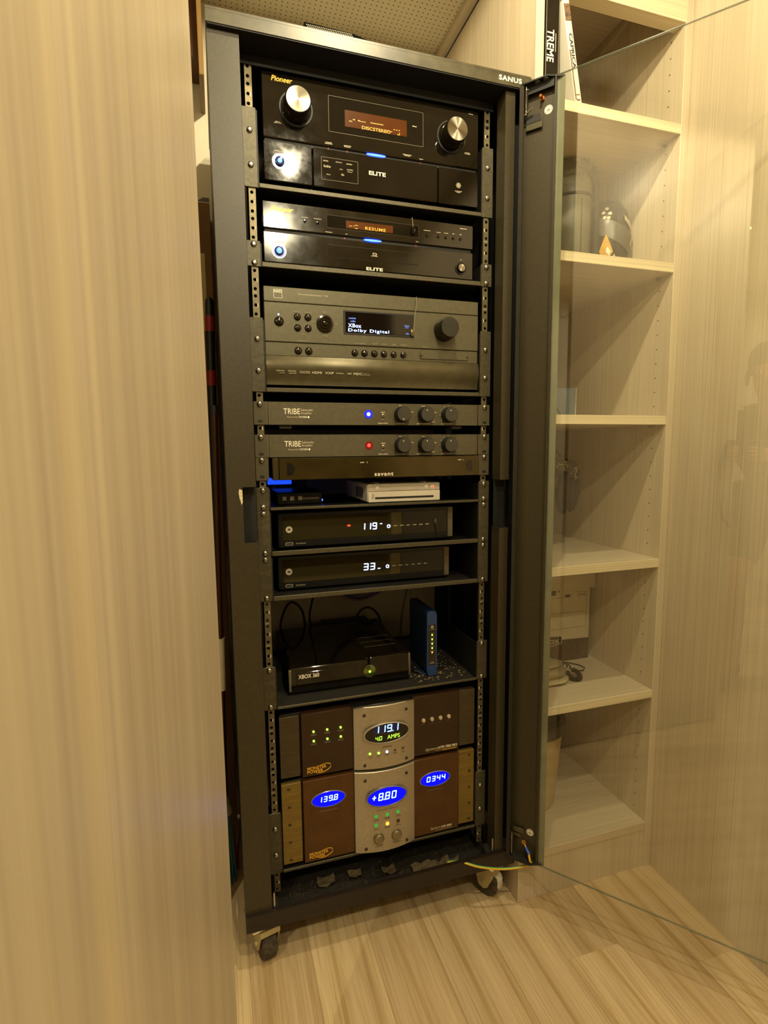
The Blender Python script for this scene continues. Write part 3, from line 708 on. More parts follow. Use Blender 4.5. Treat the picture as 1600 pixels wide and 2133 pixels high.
def disc_player():
    t = thing('disc_player', 'slim gloss black disc player with gold lettering showing RESUME', 'disc player', (0, .12, .307))
    y = .003; X0, X1 = -.2145, .2045
    body(t, X0+.003, X1-.003, .3170, .4190, .018, .30)
    p = part('front_panel', MB().plate(X0, X1, .3765, .4225, y, .018, .002, .0012), gloss2, t)
    q = part('lower_panel', MB().plate(X0, X1, .3170, .3700, y, .018, .002, .0012), gloss2, t)
    part('groove', MB().box(X0+.003, X1-.003, y+.004, .018, .369, .3775), rubber, t, smooth=False)
    lettering('Pioneer', (-.1995, -.1590, .4065, .4145), y-.0004, gold_p, p, shear=.25, bold=.02)
    w = part('display_window', MB().plate(-.0972, .0860, .3878, .4100, y-.0003, y+.001, .0008, .0002, 2), MATS['window_black'], p)
    mb = MB()
    for a, b, c, d in ((-.0974,.0862,.4100,.4103),(-.0974,.0862,.3875,.3878),(-.0975,-.0972,.3875,.4103),(.0860,.0863,.3875,.4103)): mb.rect(a, b, c, d, y-.0005)
    part('window_line', mb, mat('window_line_dark', '45402c', .5), p, smooth=False)
    dp = part('display', MB().rect(-.0604, .0330, .3905, .4040, y-.0006), disp_orange, w, smooth=False)
    lettering('RESUME', (-.0228, .0180, .3912, .3968), y-.0009, seg_orange, dp, bold=.01, spacing=1.15)
    mb = MB().rect(-.0545,-.0490,.3944,.3952,y-.0009).rect(-.0462,-.0450,.3948,.3960,y-.0009).rect(-.0435,-.0370,.3966,.3975,y-.0009).rect(-.0435,-.0375,.3912,.3921,y-.0009)
    part('display_marks', mb, seg_orange, dp, smooth=False)
    mb = MB()
    for a, b, c, d in ((-.0974,.0860,.3575,.3579),(-.0974,.0860,.3356,.3360),(-.0974,-.0970,.3356,.3579),(.0856,.0860,.3356,.3579)): mb.rect(a, b, c, d, y-.0004)
    tr = part('disc_tray', MB().plate(-.0968, .0854, .3361, .3574, y-.0008, y+.001, .0008, .0004, 2), gloss2, q)
    part('tray_gap', mb, rubber, q, smooth=False)
    lettering('ELITE', (-.0215, .0117, .3178, .3236), y-.0004, white_lit, q, bold=.025)
    part('disc_mark', MB().ring(-.0045, .3482, y-.0011, .0028, .0044, .5, 24).rect(-.0090,-.0078,.3470,.3505,y-.0011), print_w, tr, smooth=False)
    part('captions', marks([(-.0050,.3440,.013,.0014),(-.1382,.4000,.012,.0012),(-.1144,.4000,.014,.0012),(-.094,.3790,.013,.0012),(.1041,.4025,.015,.0012),(.1285,.4015,.009,.0012),(.1445,.4015,.009,.0012),(.1607,.4018,.004,.002),(.1766,.4018,.004,.002),(.1824,.4135,.015,.0020),(-.187,.3520,.020,.0012),(-.060,.3790,.004,.0012),(.083,.3795,.005,.0012),(.1774,.3535,.003,.0015)], y-.0010), print_w, t, smooth=False)
    for x in (-.1382, -.1144, .1041, .1285, .1445, .1607, .1766): button(t, x, .3945, y, .0026, gloss2, .003)
    button(t, -.1870, .3372, y, .0085, MATS['chrome_ring_button'], .003, 'power_button')
    part('power_light', MB().lathe((-.1870, y-.0030, .3372), (0,-1,0), [(0,.0052),(.0008,.0044),(.0012,0)], n=20), led_blue, t)
    part('power_ring', MB().ring(-.1870, .3372, y-.0009, .0118, .0130), chrome, t)
    knob(t, .1775, .3378, y, .0095, .006, gloss2, spun_metal(), .0075, skirt=.0122)
    part('accent_light', MB().lathe((-.0081, y+.002, .3732), (0,-1,0), [(0,.001),(.0035,.001),(.0035,0)], n=12).xform(lambda v: (-.0081+(v.x+.0081)*18, v.y, .3732+(v.z-.3732)*1.5)), led_blue, t)
    part('red_light', MB().disc(-.0627, .3732, y+.0036, .0013).disc(.0820, .3738, y+.0036, .0013), led_red_dim, t, smooth=False)
    # stick-on remote emitter and its thin wire
    em = part('remote_emitter', MB().lathe((.0740, y-.0004, .3990), (0,-1,0), [(0,.0052),(.003,.0048),(.0055,.003),(.006,0)], n=16).xform(lambda v: (v.x, v.y, .3990+(v.z-.3990)*1.5)), gloss, t)
    part('emitter_wire', MB().tube([(.0735, y-.003, .4060), (.0730, y-.002, .4145), (.0728, y-.001, .4235), (.0728, .02, .4245)], .0006, 5), print_d, em)
disc_player()

def receiver_charcoal():
    t = thing('surround_receiver', 'charcoal receiver with one big round knob and a blue text display', 'receiver', (0, .12, .0846))
    y = .001; X0, X1 = -.2182, .2170
    body(t, X0+.003, X1-.003, .0950, .2700, .02, .30)
    a = part('top_strip', MB().plate(X0, X1, .2470, .2740, y, .02, .002, .0012), satin, t)
    b = part('control_panel', MB().plate(X0, X1, .1755, .2462, y, .02, .0012, .0010), satin, t)
    c = part('button_strip', MB().plate(X0, X1, .1503, .1748, y+.0015, .02, .0012, .0008), satin, t)
    # bowed lower panel
    mb = MB(); rings = []
    for k in range(9):
        f = k/8; z = .1496-(.1496-.0965)*f; yy = y-.0005-.0065*math.sin(math.pi*min(1, f*1.15+.08))
        rings.append([(X0, .02, z), (X0, yy+.001, z), (X0+.002, yy, z), (X1-.002, yy, z), (X1, yy+.001, z), (X1, .02, z)])
    d = part('lower_panel', MB().loops(rings), satin_hi, t)
    for x in (-.15, .15): part('foot', MB().lathe((x, .05, .0955), (0,0,-1), [(0,.02),(.0085,.02),(.0106,.016),(.0106,0)], n=20), rubber, t)
    mb = MB(); u0, u1, v0, v1 = -.2000, -.1842, .2535, .2690
    for q in ((u0,u1,v0,v0+.0005),(u0,u1,v1-.0005,v1),(u0,u0+.0005,v0,v1),(u1-.0005,u1,v0,v1)): mb.rect(*q, y-.0004)
    part('logo_square', mb, white_lit, a, smooth=False)
    lettering('NAD', (-.1990, -.1852, .2630, .2680), y-.0004, white_lit, a, bold=.01)
    lettering('AV Surround Sound Receiver  T 765', (-.1550, -.0985, .2618, .2644), y-.0004, print_w, a)
    button(t, -.1916, .2118, y, .0066, gloss2, .004, 'power_button'); part('power_light', MB().disc(-.1921, .2244, y-.0005, .0015), led_blue_w, b, smooth=False)
    for x, z in ((-.1574,.2218),(-.1376,.2220),(-.1574,.2020),(-.1375,.2021)): button(t, x, z, y, .0050, gloss2, .004)
    for x in (-.1573, -.1373): button(t, x, .1606, y+.0015, .0054, gloss2, .004)
    for x in (-.0474, -.0278, -.0076, .0122, .0324, .0526): button(t, x, .1611, y+.0015, .0050, gloss2, .004)
    n = part('navigation_ring', MB().lathe((-.1054, y, .2122), (0,-1,0), [(0,.0165),(.003,.0160),(.0035,.0125),(.002,.0115),(.002,.0095),(.0035,.0088),(.0035,.0062),(.002,.0056),(.002,.0048),(.0045,.0042),(.005,0)], n=36), gloss2, t)
    k = knob(t, .1410, .2140, y, .0230, .030, gloss2, mat('knob_satin', '2c2a22', .35, .3), .0195)
    f = part('display_bezel', MB().plate(-.0692, .0752, .1955, .2400, y-.0012, y+.002, .0015, .0006), rubber, b)
    g = part('display', MB().plate(-.0655, .0715, .1988, .2372, y-.0018, y, .0008, .0002, 2), disp_dark, f)
    lettering('XBox', (-.0603, -.0345, .2085, .2155), y-.0021, seg_white, g, bold=.006, spacing=1.1)
    lettering('Dolby Digital', (-.0603, .0222, .1990, .2062), y-.0021, seg_white, g, bold=.006, spacing=1.15)
    part('display_icons', marks([(-.052,.2240,.014,.003),(-.050,.2185,.011,.003),(.0595,.2160,.009,.0025),(.0595,.2130,.007,.0020),(.061,.2010,.007,.0025)], y-.0021, 3), mat('dim_blue_icon', '20304a', .4, emit='6f92ff', estr=.9), g, smooth=False)
    part('captions', marks([(-.1574,.2300,.014,.0013),(-.1376,.2300,.014,.0013),(-.1574,.2100,.005,.0013),(-.1375,.2100,.009,.0013),(-.1474,.1905,.011,.0010),(-.1054,.2330,.009,.0013),(-.1054,.2310,.006,.0013),(-.1268,.2145,.007,.0013),(-.0835,.2130,.006,.0013),(-.0835,.2110,.005,.0013),(-.1054,.1905,.008,.0013),(-.1054,.1885,.010,.0013),(-.1473,.1778,.020,.0014),(-.0376,.1782,.022,.0014),(-.0076,.1800,.013,.0013),(-.0076,.1782,.008,.0013),(.0122,.1800,.008,.0013),(.0122,.1782,.013,.0013),(.0324,.1800,.008,.0013),(.0324,.1782,.010,.0013),(.0526,.1800,.016,.0013),(.0526,.1782,.006,.0013),(.1410,.2430,.011,.0013),(.098,.1778,.012,.0013),(.149,.1780,.016,.0013),(.118,.1425,.011,.0013),(.133,.1425,.012,.0013),(.148,.1425,.008,.0013),(.162,.1428,.010,.0013),(.176,.1425,.007,.0013),(.190,.1430,.010,.0013)], y-.0012), print_d, t, smooth=False)
    part('front_flap', MB().plate(.0885, .1950, .1553, .1705, y-.0005, y+.002, .001, .0006), satin, c)
    for x in (.0905, .1930): button(t, x, .1625, y, .0022, satin_hi, .0025)
    yl = y-.0072
    for s, x0, x1 in (('HDMI', -.1330, -.1150), ('VXP', -.1085, -.0915), ('MDC', -.0525, -.0350)): lettering(s, (x0, x1, .1180, .1222), yl, print_w, d)
    part('logo_row', marks([(-.1925,.1205,.015,.0028),(-.1900,.1170,.010,.0016),(-.1705,.1205,.016,.0026),(-.1700,.1168,.014,.0022),(-.1470,.1210,.020,.0016),(-.1470,.1180,.019,.0022),(-.0790,.1190,.016,.0026),(-.0610,.1185,.008,.0040),(-.0270,.1200,.013,.0014),(-.0270,.1178,.018,.0010)], yl, 8), print_d, d, smooth=False, kind='stuff')
    w = part('emitter_wire', MB().tube([(.0790, -.0025, .2740), (.0795, -.0030, .2600), (.0760, -.0030, .2400), (.0735, -.0032, .2180), (.0728, -.0032, .2050)], .0006, 5), print_d, t)
    part('remote_emitter', MB().lathe((.0700, -.0022, .2045), (0,-1,0), [(0,.0045),(.002,.004),(.0035,0)], n=14).xform(lambda v: (v.x, v.y, .2045+(v.z-.2045)*1.7)), mat('clear_amber', '5a4a2a', .2), t)
receiver_charcoal()

def sub_amp(zc, colour, label):
    t = thing('subwoofer_amplifier', label, 'amplifier', (0, .1, zc-.0216), 'rack subwoofer amplifiers')
    y = -.002
    body(t, -.213, .213, zc-.0205, zc+.0205, .004, .26)
    p = part('front_panel', MB().plate(-.2174, .2168, zc-.0215, zc+.0215, y, .004, .0006, .0006, 2), graph, t)
    for s in (-1, 1):
        x0, x1 = sorted((s*.2440, s*.2178)); e = part('rack_ear', MB().plate(x0, x1, zc-.0215, zc+.0215, y-.001, -.0006, .0008, .0005, 2), graph, t)
        part('ear_slot', MB().plate(s*.2325-.0045, s*.2325+.0045, zc-.0175, zc-.0125, y-.0012, y-.0003, .0024, .0001), rubber, e)
        piece('screw', screw_me, e, (s*.2325, y-.001, zc+.0165), (0, random.uniform(0, 3), 0))
    lettering('TRIBE', (-.1890, -.1577, zc-.0012, zc+.0092), y-.0004, white_lit, p)
    lettering('Subwoofer', (-.1562, -.1330, zc+.0046, zc+.0090), y-.0004, print_w, p)
    lettering('Amplifier', (-.1562, -.1350, zc-.0022, zc+.0028), y-.0004, print_w, p)
    lettering('Powered by', (-.1825, -.1625, zc-.0088, zc-.0052), y-.0004, print_w, p, shear=.2)
    lettering('TOTEM', (-.1612, -.1450, zc-.0084, zc-.0050), y-.0004, white_lit, p, bold=.01)
    part('logo_mark', MB().poly([(-.1440,zc-.0067),(-.1418,zc-.0042),(-.1396,zc-.0067),(-.1418,zc-.0092)], y-.0005, y-.0003), white_lit, p, smooth=False)
    hal = part('status_halo', MB().lathe((-.0225, y, zc), (0,-1,0), [(0,.0084),(.001,.008),(.001,0)], n=24), mat(colour+'_glow_halo', '101018', .3, emit={'blue':'1420e0','red':'8a0806'}[colour], estr=1.6 if colour == 'blue' else .8), t)  # glowing disc stands in for the soft halo around the light
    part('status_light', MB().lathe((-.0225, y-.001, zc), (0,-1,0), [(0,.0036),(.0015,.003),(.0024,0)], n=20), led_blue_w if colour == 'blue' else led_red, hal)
    sw = part('toggle_switch', MB().lathe((.0072, y, zc-.0022), (0,-1,0), [(0,.0034),(.002,.0032),(.003,.0014),(.009,.0016),(.0105,.001),(.0106,0)], n=14), chrome, t)
    part('captions', marks([(.0072,zc+.0030,.008,.0022),(.0072,zc-.0105,.005,.0020),(.0072,zc-.0185,.020,.0020),(.0440,zc-.0190,.020,.0018),(.0940,zc-.0190,.030,.0018),(.1470,zc-.0190,.026,.0018),(.0440,zc+.0165,.005,.0020),(.0940,zc+.0165,.008,.0016),(.0690,zc+.0045,.008,.0016),(.1190,zc+.0040,.007,.0016),(.1150,zc-.0150,.008,.0016)], y-.0005, 4), print_w, t, smooth=False)
    mb = MB()
    for cx in (.0465, .0970, .1490):
        for a in (215, 180 if cx > .14 else 215, 150 if cx > .14 else 325, 325, 118 if cx > .14 else 90, 90):
            an = math.radians(a); k0 = len(mb.v); mb.rect(.0172, .0200, -.0003, .0003, 0)
            mb.xform(lambda v: (cx+v.x*math.cos(an)-v.z*math.sin(an), y-.0005, zc+v.x*math.sin(an)+v.z*math.cos(an)), k0)
    part('dial_ticks', mb, print_w, t, smooth=False)
    for cx in (.0465, .0970, .1490):
        k = knob(t, cx, zc, y, .0158, .018, rubber, mat('dial_face', '3b382f', .4, .1, var=.08), .0146, 'dial')
        part('dial_dot', MB().cyl((cx-.002, y-.0186, zc-.010 if cx < .05 and colour == 'blue' else zc+.008), (cx-.002, y-.0190, zc-.010 if cx < .05 and colour == 'blue' else zc+.008), .0011, n=10), white_lit, k)
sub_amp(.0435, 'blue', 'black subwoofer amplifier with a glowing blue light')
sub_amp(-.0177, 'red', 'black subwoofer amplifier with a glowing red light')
t_ = thing('rubber_feet', 'row of small dark feet under the amplifier with the blue light', 'feet', (0, .02, .0145))
for x in (-.185, .172):
    part('foot', MB().cbox(x-.012, x+.012, .006, .03, .0150, .0218, .001), mat('ribbed_foot', '33301f', .6, var=.4, vscale=400), t_)

def controller():
    t = thing('media_controller', 'low gloss bronze controller with round ends below the amplifiers', 'controller', (0, .1, -.0828))
    y = -.014
    body(t, -.2120, .2155, -.0815, -.0420, -.0, .28)
    p = part('front_panel', MB().plate(-.2015, .2080, -.0820, -.0405, y, .002, .001, .001), mat('bronze_gloss', '463a1c', .14, .5, var=.25, vscale=20, spec=.7), t)
    for s, x0, x1 in ((-1, -.2135, -.2017), (1, .2082, .2175)):
        part('end_cheek', MB().cbox(x0, x1, y+.004, .002, -.0820, -.0405, .001), mat('bronze_satin', '463c22', .35, .5), t)
        xx = -.1830 if s < 0 else .1950
        mb = MB(); pts = [(-.0095*s*-1*0+0, 0)]
        n = 20; pts = []
        for k in range(n+1):
            a = math.radians(-90+180*k/n); pts.append((xx+(.0105*math.cos(a))*(-s), -.0612+.0118*math.sin(a)))
        pts += [(xx+s*.004, -.0494), (xx+s*.004, -.0730)]
        part('round_window', MB().poly(pts, y-.0006, y+.0005), mat('dark_window', '1c1a14', .12, var=.1), p, smooth=False)
        e0, e1 = sorted((s*.2440, s*.2200)); e = part('rack_ear', MB().plate(e0, e1, -.0825, -.0398, -.0028, -.0004, .0008, .0005, 2), graph, t)
        part('ear_slot', MB().plate(s*.2325-.0045, s*.2325+.0045, -.0780, -.0725, -.0031, -.002, .0024, .0001), rubber, e)
        piece('screw', screw_me, e, (s*.2325, -.0028, -.04445), (0, 1+s, 0))
    lettering('savant', (-.0150, .0245, -.0782, -.0715), y-.0004, white_lit, p, bold=.015, spacing=1.15)
    part('captions', marks([(-.0400,-.0520,.008,.0022),(.1700,-.0498,.008,.0022)], y-.0005), print_w, p, smooth=False)
    part('status_dot', MB().disc(-.0300, -.0510, y-.0005, .0016).disc(.1780, -.0490, y-.0005, .0013), print_d, p, smooth=False)
controller()

def white_console():
    t = thing('game_console', 'small white game console lying flat with a long disc slot', 'game console', (.056, .10, -.1375))
    y = .007; x0, x1, z0, z1 = -.0232, .1358, -.1340, -.0955
    part('case', MB().plate(x0, x1, z0, z1, y+.004, .2, .004, .001), white_pl, t)
    p = part('front_panel', MB().plate(x0+.001, x1-.001, z0+.0005, -.1120, y, y+.005, .002, .001), white_pl, t)
    q = part('upper_front', MB().plate(x0+.001, x1-.001, -.1115, z1-.0005, y+.0015, y+.006, .002, .001), mat('grey_white_plastic', 'b9b1a2', .35, var=.04), t)
    part('disc_slot', MB().plate(-.0085, .1205, -.1268, -.1228, y-.0006, y+.001, .0018, .0002), rubber, p)
    part('memory_door', MB().plate(.0255, .0880, -.1105, -.0970, y+.0008, y+.003, .001, .0004), MATS['grey_white_plastic'], q)
    button(t, -.0030, -.1040, y+.0015, .0030, white_pl, .0015); button(t, .1040, -.1040, y+.0015, .0032, white_pl, .0015)
    pw = button(t, .1180, -.1045, y+.0015, .0036, white_pl, .0015, 'power_button')
    part('power_light', MB().disc(.1180, -.1045, y-.0006, .0017), led_red, t, smooth=False)
    part('lettering', text_mb('Wii', (0, .0105, 0, .0062), 0, origin=(-.0160, y-.0004, -.1155), u=(0,0,-1), v=(1,0,0)), print_d, p, smooth=False)
    for x in (-.005, .120): part('foot', MB().cbox(x-.006, x+.006, .02, .05, -.1375, z0+.001, .001), rubber, t)
    for x in (.0, .105): part('lug', MB().cbox(x-.004, x+.004, .02, .05, z1-.001, z1+.0018, .0006), white_pl, t)
    mb = MB()
    for k in range(5): mb.box(x0-.0004, x0+.001, .05+.012*k, .056+.012*k, -.127, -.105)
    part('side_vents', mb, rubber, t, smooth=False)
white_console()

def wii_corner():
    # black switch box with a blue glow behind it, wall plate with plug on the back wall
    t = thing('network_switch', 'small black box with a blue light on the shelf beside the white console', 'network box', (-.155, .13, -.1375))
    part('case', MB().cbox(-.200, -.105, .07, .20, -.1375, -.1120, .002), plastic, t)
    mb = MB()
    for k in range(3): mb.rect(-.188+.016*k, -.180+.016*k, -.1285, -.1205, .0695)
    part('port', mb, cream, t, smooth=False)
    part('stripe', MB().rect(-.148, -.112, -.1275, -.1235, .0695), print_d, t, smooth=False)
    part('status_light', MB().lathe((-.107, .072, -.1300), (0,-1,0), [(0,.003),(.001,.0025),(.0015,0)], n=12), led_blue, t)
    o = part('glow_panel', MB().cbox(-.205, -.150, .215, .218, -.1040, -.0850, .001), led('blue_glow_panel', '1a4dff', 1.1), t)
    t2 = thing('wall_outlet', 'brown wall outlet plate with a black plug behind the rack', 'outlet', (-.105, .385, -.125))
    part('plate', MB().plate(-.168, -.088, -.150, -.060, .384, .390, .003, .001), mat('outlet_plate', '8a7448', .5), t2)
    pl = part('plug', MB().cbox(-.138, -.120, .360, .384, -.130, -.108, .004), rubber, t2)
    pts = [(-.129, .362, -.110), (-.133, .340, -.094), (-.150, .32, -.090), (-.170, .31, -.096), (-.190, .30, -.112), (-.205, .29, -.128)]
    part('cord', MB().tube(pts, .004, 8), rubber, t2)
wii_corner()

def cable_box(y, x0, x1, z0, z1, digits, label, win_shift):
    t = thing('cable_box', label, 'cable box', ((x0+x1)/2, .15, z0-.0035), 'cable boxes')
    body(t, x0+.004, x1-.004, z0+.001, z1-.002, y+.02, y+.24)
    p = part('front_panel', MB().plate(x0, x1, z0, z1, y, y+.02, .005, .002), plastic, t)
    w = part('window', MB().plate(x0+.010, .0590, z0+.0145, z1-.0085, y-.0008, y+.002, .002, .0005), mat('mirror_window', '4a4328', .05, .55, var=0), p)  # olive base colour stands in for a pale reflection
    part('right_window', MB().plate(.0600, x1-.016, z0+.0145, z1-.0085, y-.0004, y+.002, .001, .0005), gloss2, p)
    part('end_cap', MB().plate(x1-.013, x1-.001, z0+.003, z1-.002, y-.002, y+.01, .002, .001), mat('grey_end_cap', '6d6650', .45, .3), p)
    b = part('badge', MB().lathe((x0+.0225, y-.0008, z0+.037), (0,-1,0), [(0,.0068),(.0006,.0066),(.0006,0)], n=24), print_w, p)
    part('badge_mark', MB().poly([(x0+.0187,z0+.0335),(x0+.0207,z0+.0410),(x0+.0225,z0+.0375),(x0+.0243,z0+.0410),(x0+.0263,z0+.0335),(x0+.0243,z0+.0365),(x0+.0225,z0+.0345),(x0+.0207,z0+.0365)], y-.0018, y-.0014), dark_print, b, smooth=False)
    part('usb_socket', MB().plate(x0+.0145, x0+.0300, z0+.0045, z0+.0110, y-.0006, y+.001, .002, .0002), print_d, p)
    part('usb_slot', MB().plate(x0+.0162, x0+.0283, z0+.0060, z0+.0095, y-.0009, y, .001, .0001), rubber, p)
    part('model_print', marks([(x0+.046, z0+.0065, .020, .0026)], y-.0005, 7), print_d, p, smooth=False)
    zz = z0+.030
    if digits == '119':
        mb = seven('119', -.0330, zz-.002, .0098, .0145, y-.0012, .0021, .30, .06); mb.rect(.0095, .0145, zz+.0085, zz+.0102, y-.0012)
        part('red_light', MB().plate(-.0610, -.0545, zz+.0075, zz+.0105, y-.0012, y-.0008, .001, .0001), led_red, w)
        part('emitter_wire', MB().tube([(.1340, y-.003, zz+.010), (.1350, y-.003, zz-.004), (.1400, y-.003, zz-.026)], .0008, 5), rubber, p)
        part('remote_emitter', MB().lathe((.1345, y-.001, zz+.0095), (0,-1,0), [(0,.004),(.003,.003),(.004,0)], n=12).xform(lambda v: (v.x, v.y, zz+.0095+(v.z-zz-.0095)*1.8)), mat('emitter_grey', '4a4638', .3), p)
    else:
        mb = seven('33', -.0255, zz-.002, .0112, .0150, y-.0012, .0021, .30, .06); mb.rect(.0068, .0125, zz-.0010, zz+.0008, y-.0012)
    part('digits', mb, seg_white, w, smooth=False)
    part('ring_light', MB().ring(.0288, zz+.003, y-.0012, .0022, .0038), led_blue_w, w, smooth=False)
    part('captions', marks([(.0440+.0145*k, zz+.0025, .008, .0022) for k in range(6)], y-.0013, 6), print_w, p, smooth=False)
    for x in (x0+.05, x1-.05): part('foot', MB().cyl((x, y+.05, z0-.0020), (x, y+.05, z0+.002), .009, n=16), rubber, t)
cable_box(.035, -.2035, .1776, -.2210, -.1500, '119', 'black cable box with a small red light beside its blue digits 119', 0)
cable_box(.046, -.2050, .1742, -.3100, -.2400, '33', 'black cable box without red light, blue digits 33, above the game console shelf', 0)

def black_console():
    t = thing('game_console', 'black angular game console with a round silver power button', 'game console', (-.056, .17, -.5375))
    y = .040; x0, x1, z0, z1 = -.1910, .0782, -.5345, -.4735
    mb = MB()
    out = [(x0, z0+.004), (x0+.006, z0), (x1-.004, z0), (x1, z0+.006), (x1, z1), (-.017, z1), (-.019, z1-.003), (x0+.004, z1-.003), (x0, z1-.007)]
    ins = [(x+(.008 if x < -.05 else -.006 if x > 0 else 0), z) for x, z in out]
    mb.loops([[(x, y+.006, z) for x, z in out], [(x*.985-.001, .15, z) for x, z in ins], [(x, .290, z) for x, z in out]])
    part('case', mb, gloss, t, smooth=False)
    f1 = part('front_panel', MB().plate(x0+.001, -.0190, z0+.003, z1-.005, y, y+.008, .004, .0015), gloss, t)
    f2 = part('right_panel', MB().plate(-.0165, x1-.001, z0+.003, z1-.001, y-.0015, y+.008, .004, .0015), gloss, t)
    part('edge_trim', MB().cbox(x0+.0005, x0+.006, y-.001, y+.006, z0+.006, z1-.007, .001).cbox(x1-.005, x1-.0005, y-.003, y+.006, z0+.008, z1-.002, .001), mat('trim_grey', '7a7460', .3, .6), t)
    part('disc_tray', MB().plate(x0+.016, -.0450, z0+.020, z1-.015, y-.0012, y+.001, .002, .0006), gloss, f1)
    lettering('XBOX 360', (-.1705, -.1270, -.5015, -.4925), y-.0016, white_lit, f1, bold=.012)
    b = part('power_button', MB().lathe((-.0165, y-.001, -.5045), (0,-1,0), [(0,.0145),(.002,.0142),(.003,.012),(.0035,0)], n=32), mat('green_chrome', '7e8a52', .2, .9, var=.1), t)
    part('power_light', MB().lathe((-.0165, y-.0045, -.5045), (0,-1,0), [(0,.0026),(.0008,.0022),(.001,0)], n=14), led_green, b)
    part('ring_light', MB().ring(-.0165, -.5045, y-.0030, .0128, .0142), mat('green_ring', '20361a', .3, emit='4faa28', estr=.5), b)
    mb = MB()
    for r in range(3):
        for k in range(16): mb.cyl((-.010+.0048*k, .10+.03*r, z1-.0002), (-.010+.0048*k, .10+.03*r, z1+.0002), .0012, n=6)
    part('vent_dots', mb, print_d, t, kind='stuff', smooth=False)
    part('foot', MB().box(x0+.02, x1-.02, y+.02, .27, -.5375, z0+.001), rubber, t, smooth=False)
black_console()

def modem():
    t = thing('modem', 'upright blue modem with a column of green lights', 'modem', (.130, .09, -.5375))
    y = .040; x0, x1, z0, z1 = .1190, .1412, -.5355, -.3860
    blue = mat('blue_plastic', '24406e', .35, var=.1)
    pts = [(x0+.003, z0), (x1-.001, z0), (x1+.001, z0+.02), (x1+.001, z1-.01), (x1-.002, z1-.001), (x0+.004, z1), (x0, z1-.006), (x0-.0005, z0+.012)]
    part('case', MB().poly(pts, y+.008, .155), mat('navy_plastic', '14233f', .4, var=.1), t, smooth=False)
    f = part('front_panel', MB().poly(pts, y, y+.0078), blue, t, smooth=False)
    s = part('label_strip', MB().plate(.1219, .1392, -.5115, -.4170, y-.0008, y+.001, .001, .0004), mat('dark_label', '221a12', .3), f)
    for z, m in ((-.4408, led_green), (-.4510, led_green), (-.4612, led_green), (-.4712, led_green), (-.4812, led_amber)):
        part('light', MB().lathe((.1306, y-.0008, z), (0,-1,0), [(0,.0019),(.0006,.0016),(.0008,0)], n=12), m, s)
    part('badge', MB().ring(.1306, -.4220, y-.0012, .0014, .0032), print_w, s, smooth=False)
    part('captions', marks([(.1306,-.4282,.012,.0010),(.1306,-.4372,.009,.0010),(.1306,-.4474,.009,.0010),(.1306,-.4576,.009,.0010),(.1306,-.4678,.009,.0010),(.1306,-.4778,.009,.0010),(.1306,-.5040,.008,.0010),(.1306,-.5070,.011,.0010)], y-.0012), print_w, s, smooth=False)
    part('stand', MB().cbox(x0-.004, x1+.004, y+.01, .145, -.5375, z0+.0015, .001), MATS['navy_plastic'], t)
    part('cord', MB().tube([(.112, .055, -.5365), (.105, .06, -.530), (.098, .075, -.528), (.092, .10, -.533)], .0022, 6), MATS['navy_plastic'], t)
modem()

